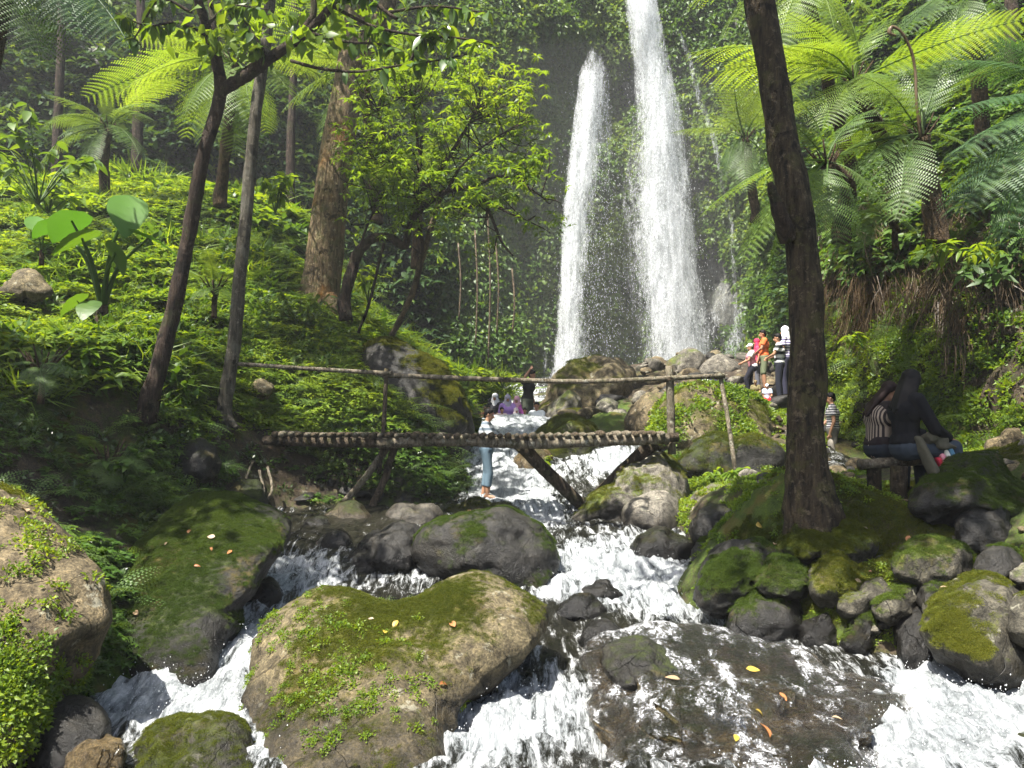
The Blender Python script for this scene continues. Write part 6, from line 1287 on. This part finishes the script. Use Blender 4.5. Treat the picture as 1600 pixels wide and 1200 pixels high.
for lb, px_, py_, tc, hc, pc in (('toddler in a light blue shirt, red trousers and white hat sitting on the rock', 1199, 628, (.42, .52, .65), (.75, .75, .78), (.55, .03, .04)), ('child in drab olive clothes sitting left of the toddler in the white hat', 1181, 622, (.14, .12, .06), (.16, .12, .06), (.08, .07, .05))):
    x, y, z = at(px_, py_, 18.9); person(lb, (x, y, z), -1.9, .46, CH, cloth(tc), cloth(pc), 'cap', hm=cloth(hc), group=G3, fat=1.15)
# bathers in the pool behind the cascade: they stand or sit in the water
G4 = 'bathers in the pool under the falls'
BT = [(744, 632, 20.6, 'dark-haired bather at the left end of the row behind the cascade', (.06, .05, .05), 'short', None, 0), (762, 637, 20.3, 'child in red second from the left behind the cascade', (.45, .06, .05), 'short', None, 1), (774, 620, 20.9, 'woman in a grey-white headscarf and dark top in the pool', (.03, .03, .035), 'hijab', (.5, .5, .52), 0),
      (784, 640, 20.1, 'child in a pale pink shirt in front of the grey headscarf', (.65, .5, .48), 'short', None, 1), (793, 622, 20.7, 'woman in a violet top and grey-violet headscarf in the pool', (.34, .2, .5), 'hijab', (.36, .33, .42), 0), (808, 624, 20.9, 'woman in a pink headscarf and purple top beside the violet one', (.35, .08, .3), 'hijab', (.6, .33, .42), 0),
      (752, 641, 19.9, 'boy with wet hair low at the left of the pool', (.30, .17, .1), 'short', None, 1), (820, 641, 20.1, 'child in a light green shirt below the standing man in black', (.35, .45, .3), 'short', None, 1), (767, 627, 21.3, 'woman in a black headscarf in the back row of the pool', (.1, .05, .05), 'hijab', (.03, .03, .035), 0),
      (806, 641, 20.0, 'small child in a whitish headscarf low in the water', (.6, .5, .5), 'hijab', (.72, .6, .6), 1), (839, 633, 20.4, 'person in a white shirt sitting at the right end of the pool', (.65, .68, .7), 'short', None, 0)]
for i, (px_, py_, Y_, lb, tc, hr, hc, kid) in enumerate(BT):
    sc = .62 if kid else .86; x, y, z = at(px_, py_, Y_); person(lb, (x, y, z - 1.60 * sc), -1.5 + .35 * math.sin(i * 2.3), sc, dict(elL=(.14, .2, 1.15), wrL=(.28, .1, 1.08)), cloth(tc), cloth((.03, .03, .05)), hr, hm=cloth(hc) if hc else None, group=G4, vox=.014, sleeve=1.6)
x, y, z = at(824, 648, 20.9); person('man in a black T-shirt and dark shorts standing in the pool with one arm raised', (x, y, at(826, 580, 20.9)[2] - 1.66), -.6, 1.0, dict(elR=(.12, -.28, 1.5), wrR=(.14, -.1, 1.68), chest=(.05, 0, 1.24), neck=(.1, 0, 1.4), head=(.15, 0, 1.55)), cloth((.012, .014, .014)), cloth((.06, .07, .05)), 'short', leg=.5, group=G4, vox=.014)
x, y, z = at(668, 575, 18.4); person('person in a teal shirt sitting behind the large overhanging boulder', (x, y, at(668, 560, 18.4)[2] - .78), -.5, .95, dict(SIT), cloth((.14, .34, .36)), cloth((.3, .2, .3)), 'short', group=None, vox=.014)
# backpack on the rubble
bp = empty('backpack', at(1106, 609, 17.2), 'dark backpack with a white strap lying on the leafy boulder', 'backpack')
b = MB(); seg_mesh(b, (-.12, 0, .1), (.14, 0, .1), .13, .12, 14, .9); mobj('pack', remeshed('pack', b, .016, cloth((.02, .02, .035)), 2), bp)
V, F = tube(catmull([(-.22, -.1, .03), (-.1, -.15, .2), (.05, -.14, .12), (.2, -.12, .04)], 4), .022, 6); mobj('strap', npmesh('strap', V, F, cloth((.6, .6, .62))), bp)
HAZE = 0.0012
# ------------------------------------------------------------------ growth on the ground and the walls
rg = np.random.default_rng(99)
def gauss(px, py, cx, cy, rx, ry): return np.exp(-(((px - cx) / rx) ** 2 + ((py - cy) / ry) ** 2))
WFOOT = lambda V: (wz_(V[:, 0], V[:, 1]) > V[:, 2] - .02)
def left_w(c, nn, T):
    px, py = proj(c); x, y = c[:, 0], c[:, 1]
    w = ((x < -.6) | (py < 560)) & (x < 3) & (y > 5.5) & (y < 27) & (px > -250) & (px < 780) & (py > 250) & (py < 1150)
    w = w & ~((WFOOT(c)) & (y > 6) & (x > -4.5))
    return w * (.12 + sstep(-.55, .1, fbm(c, .9, 3, 71))) / np.maximum(y, 6) ** .6
P, Z = surf_sample(GV, GF, 30000, rg, left_w); px, py = proj(P); k = vnoise(P * .8, 4) + .2 * rg.normal(size=len(P))
dark = sstep(560, 700, py) * sstep(330, 220, px) + (py > 690)
Zs = Z * .5 + [0, 0, .8]; S = rg.uniform(.6, 1.3, len(P)) * np.interp(P[:, 1], [6, 12, 24], [.55, .85, 1.6])
cr = rg.random(len(P)); a = (k > -.15) & (dark < .5); b = (k <= -.15) & (dark < .5)
hide = (dark >= .5) & (cr < .35)
scatter('bank_herbs', 'herb', P[a], Zs[a], S[a], None, 1, 'bright low herbs and creepers covering the left slope', 'undergrowth')
tl = (vnoise(P * .55, 44) > .12) & (cr > .62) & (dark < .6); S = S * (.65 + .6 * sstep(-.6, .6, vnoise(P * .5, 31)))
scatter('tall_weeds', 'tall', P[tl], Zs[tl], S[tl] * .95, None, 21, 'knee-high leafy plants and grass tufts in patches on the left slope', 'undergrowth')
scatter('bank_weeds', 'weed', P[b & (cr < .75)], Zs[b & (cr < .75)], S[b & (cr < .75)] * .85, None, 2, 'taller mid green weeds on the left slope', 'undergrowth')
scatter('shaded_weeds', 'weed', P[hide], Zs[hide], S[hide] * .8, None, 3, 'sparse weeds on the shaded lower bank at left', 'undergrowth')
q = (cr > .975) | ((gauss(px, py, 360, 430, 120, 60) > .45) & (cr > .9))
scatter('bank_ferns', 'fernlet', P[q], Zs[q], S[q] * 1.1, None, 4, 'small ferns scattered over the left slope', 'ferns')
# right side ground
def right_w(c, nn, T):
    px, py = proj(c); y = c[:, 1]
    return ((px > 1040) & (px < 1650) & (y > 6.3) & (y < 20) & (c[:, 0] > 1.6) & ~WFOOT(c)) / np.maximum(y, 6) ** .5 * sstep(-.25, .25, vnoise(c * 1.3, 12) - .35 * (px > 1330) * (py < 860))
P, Z = surf_sample(GV, GF, 3600, rg, right_w)
scatter('ground_creeper', 'creeper', P, Z * .5 + [0, 0, .8], rg.uniform(.5, 1.1, len(P)) * np.interp(P[:, 1], [6, 18], [.6, 1.6]), None, 5, 'small creeping plants on the ground round the leaning tree', 'undergrowth')
P, Z = surf_sample(GV, GF, 9000, rg, lambda c, nn, T: ((c[:, 0] > 2.2) & (c[:, 0] < 6.2) & (c[:, 1] > 7) & (c[:, 1] < 10) & ~WFOOT(c)) * sstep(.0, .5, vnoise(c * 1.7, 22) + .35))
scatter('ground_moss', 'moss', P, Z, rg.uniform(.5, 1.0, len(P)), None, 6, 'moss cushions on the ground round the leaning tree', 'moss')
# leafy cover of the pale boulder
for o, V, F in ROCKS['all']:
    if o is B['leafy'][0]:
        P, Z = surf_sample(V, F, 750, rg, lambda c, nn, T: (nn[:, 2] > -.1) * sstep(-.5, .2, vnoise(c * 1.2, 3))); scatter('leaf_cover', 'creeper', P - np.array(o.location), Z * .6 + [0, 0, .5], rg.uniform(1.0, 1.9, len(P)), o, 7)
    if o is B['fore'][0]:
        P, Z = surf_sample(V, F, 210, rg, lambda c, nn, T: (lambda p: gauss(p[0], p[1], 500, 1050, 100, 70) + .7 * gauss(p[0], p[1], 560, 1110, 110, 60) + .5 * gauss(p[0], p[1], 470, 970, 60, 35))(proj(c)) * (nn[:, 1] < .2))
        scatter('creeper', 'creeper', P - np.array(o.location), Z * .8 + [0, 0, .4], rg.uniform(.3, .6, len(P)), o, 8)
    if o is B['farleft'][0]:
        P, Z = surf_sample(V, F, 520, rg, lambda c, nn, T: (lambda p: gauss(p[0], p[1], -10, 1090, 80, 70) + .06 * gauss(p[0], p[1], 60, 860, 60, 80))(proj(c)) * (nn[:, 1] < .3))
        scatter('creeper', 'creeper', P - np.array(o.location), Z * .8 + [0, 0, .4], rg.uniform(.4, .9, len(P)), o, 9)
# gorge wall
CNi = inward(CV, CN)
def cliff_w(c, nn, T):
    px, py = proj(c)
    w = (px > -300) & (px < 1900) & (py > -260) & (py < 700)
    bare = gauss(px, py, 1075, 260, 38, 190) + .8 * gauss(px, py, 1128, 330, 14, 130) + gauss(px, py, 1130, 480, 75, 90) + gauss(px, py, 935, 95, 26, 60) + .9 * gauss(px, py, 985, 150, 30, 60) + gauss(px, py, 1010, 60, 40, 80)
    green = 1.3 * gauss(px, py, 985, 430, 32, 150) + gauss(px, py, 960, 90, 15, 45)
    return w * np.clip(1.0 - 1.15 * bare + green, .0, 1.5) * sstep(-1.1, -.25, fbm(c * [1, 1, .6], .55, 3, 41))
def cl(n, pxl, seed):
    P, Z = surf_sample(CV, CF, n, np.random.default_rng(seed), lambda c, nn, T: cliff_w(c, nn, T) * ((proj(c)[0] > pxl[0]) & (proj(c)[0] < pxl[1])))
    Z = inward(P, Z); return P + Z * .15, Z * .6 + [0, 0, .9]
P, Z = cl(32000, (690, 1250), 1)
br = (vnoise(P * [.5, .5, .35], 77) > -.02) | ((proj(P)[0] < 880) & (rg.random(len(P)) < .5))
scatter('cliff_leaves', 'cliff', P[~br], Z[~br], rg.uniform(.55, 1.25, (~br).sum()), None, 11, 'dense leafy creepers hanging on the cliff between and beside the waterfalls', 'creepers')
scatter('bright_cliff_leaves', 'cliffbright', P[br], Z[br], rg.uniform(.55, 1.2, br.sum()), None, 12, 'lighter green creepers in patches on the waterfall cliff', 'creepers')
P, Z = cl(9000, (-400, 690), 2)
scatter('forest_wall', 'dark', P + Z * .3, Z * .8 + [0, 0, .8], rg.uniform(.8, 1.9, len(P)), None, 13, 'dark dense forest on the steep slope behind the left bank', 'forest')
P, Z = cl(5000, (1250, 2000), 3)
scatter('right_forest_wall', 'dark', P + Z * .3, Z * .8 + [0, 0, .8], rg.uniform(.7, 1.6, len(P)), None, 14, 'dark forest behind the tree ferns at upper right', 'forest')
# right bank
def rbw(c, nn, T):
    px, py = proj(c); return ((px > 1250) & (px < 1850) & (py > -150) & (py < 780)) * (.25 + sstep(-.4, .3, fbm(c, 1.1, 3, 61))) * (1 - .75 * gauss(px, py, 1430, 430, 110, 70))
P, Z = surf_sample(RV, RF, 20000, rg, rbw); Z = inward(P, Z); px, py = proj(P); cr = rg.random(len(P))
lo = py > 430
scatter('bank_moss', 'creeper', P[lo], (Z * .6 + [0, 0, .8])[lo], rg.uniform(.7, 1.9, lo.sum()), None, 15, 'mossy creepers on the steep right bank', 'undergrowth')
hi = (~lo) & (cr < .7)
scatter('upper_bank_weeds', 'weed', P[hi], (Z * .6 + [0, 0, .7])[hi], rg.uniform(1.0, 2.2, hi.sum()), None, 16, 'weeds and seedlings on the upper right bank', 'undergrowth')
q = cr > .985
scatter('right_bank_ferns', 'fernlet', P[q], (Z * .6 + [0, 0, .6])[q], rg.uniform(.7, 1.5, q.sum()), None, 17, 'small ferns growing from the right bank', 'ferns')
P, Z = surf_sample(RV, RF, 170, rg, lambda c, nn, T: (lambda p: gauss(p[0], p[1], 1430, 420, 100, 70) + .5 * gauss(p[0], p[1], 1560, 330, 80, 60) + .4 * gauss(p[0], p[1], 1370, 350, 60, 60))(proj(c)))
scatter('dry_roots', 'straw', P + inward(P, Z) * .2, np.tile([0, 0, 1.0], (len(P), 1)) + rg.normal(size=(len(P), 3)) * .2, rg.uniform(.5, 1.1, len(P)), None, 18, 'dead brown fern stalks and roots hanging down the right bank', 'dry roots')
# thin sheet of water running over the flat slab
o_, V_, F_ = B['slab']; N_ = vnormals(V_, F_)
if ((V_ - V_.mean(0)) * N_).sum() < 0: N_ = -N_
P_ = V_ + N_ * .012; rp = fbm(P_ * [1, .5, 1], 7, 4, 91, .6); P_ = P_ + N_ * (np.clip(rp, -.6, 1) * .016)[:, None]
kf = (N_[:, 2] > .0); Ff = F_[kf[F_].all(1)]; used, inv = np.unique(Ff, return_inverse=True)
me = npmesh('water_film', P_[used], inv.reshape(Ff.shape), M['film'], attrs={'flow': rp[used]}); mobj('water_film', me)['kind'] = 'structure'
# mist
D, F = ico(4); Vm = D * [9.5, 2.6, 9]; mo_ = mobj('waterfall_mist', npmesh('waterfall_mist', Vm * (1 + .12 * fbm(D, 1.5, 3, 2))[:, None], F), loc=at(985, 420, 31.2)); tag(mo_, 'pale mist drifting in front of the waterfalls', 'mist', kind='stuff')
m, nt, n_, l_, out_ = newmat('mist'); pv = n_.new('ShaderNodeVolumePrincipled'); pv.inputs['Density'].default_value = .009; pv.inputs['Color'].default_value = (.97, .98, 1, 1); pv.inputs['Anisotropy'].default_value = .2
l_.new(pv.outputs[0], out_.inputs['Volume']); mo_.data.materials.append(m)
hz = bpy.data.meshes.new('haze'); bm = bmesh.new(); bmesh.ops.create_cube(bm, size=1); bm.to_mesh(hz); bm.free()
ho = mobj('haze', hz); ho.scale = (110, 92, 56); ho.location = (0, 27, 19); ho['kind'] = 'stuff'
m, nt, n_, l_, out_ = newmat('haze'); pv = n_.new('ShaderNodeVolumePrincipled'); pv.inputs['Density'].default_value = HAZE; pv.inputs['Color'].default_value = (.95, .97, 1, 1); pv.inputs['Anisotropy'].default_value = .3
l_.new(pv.outputs[0], out_.inputs['Volume']); hz.materials.append(m)
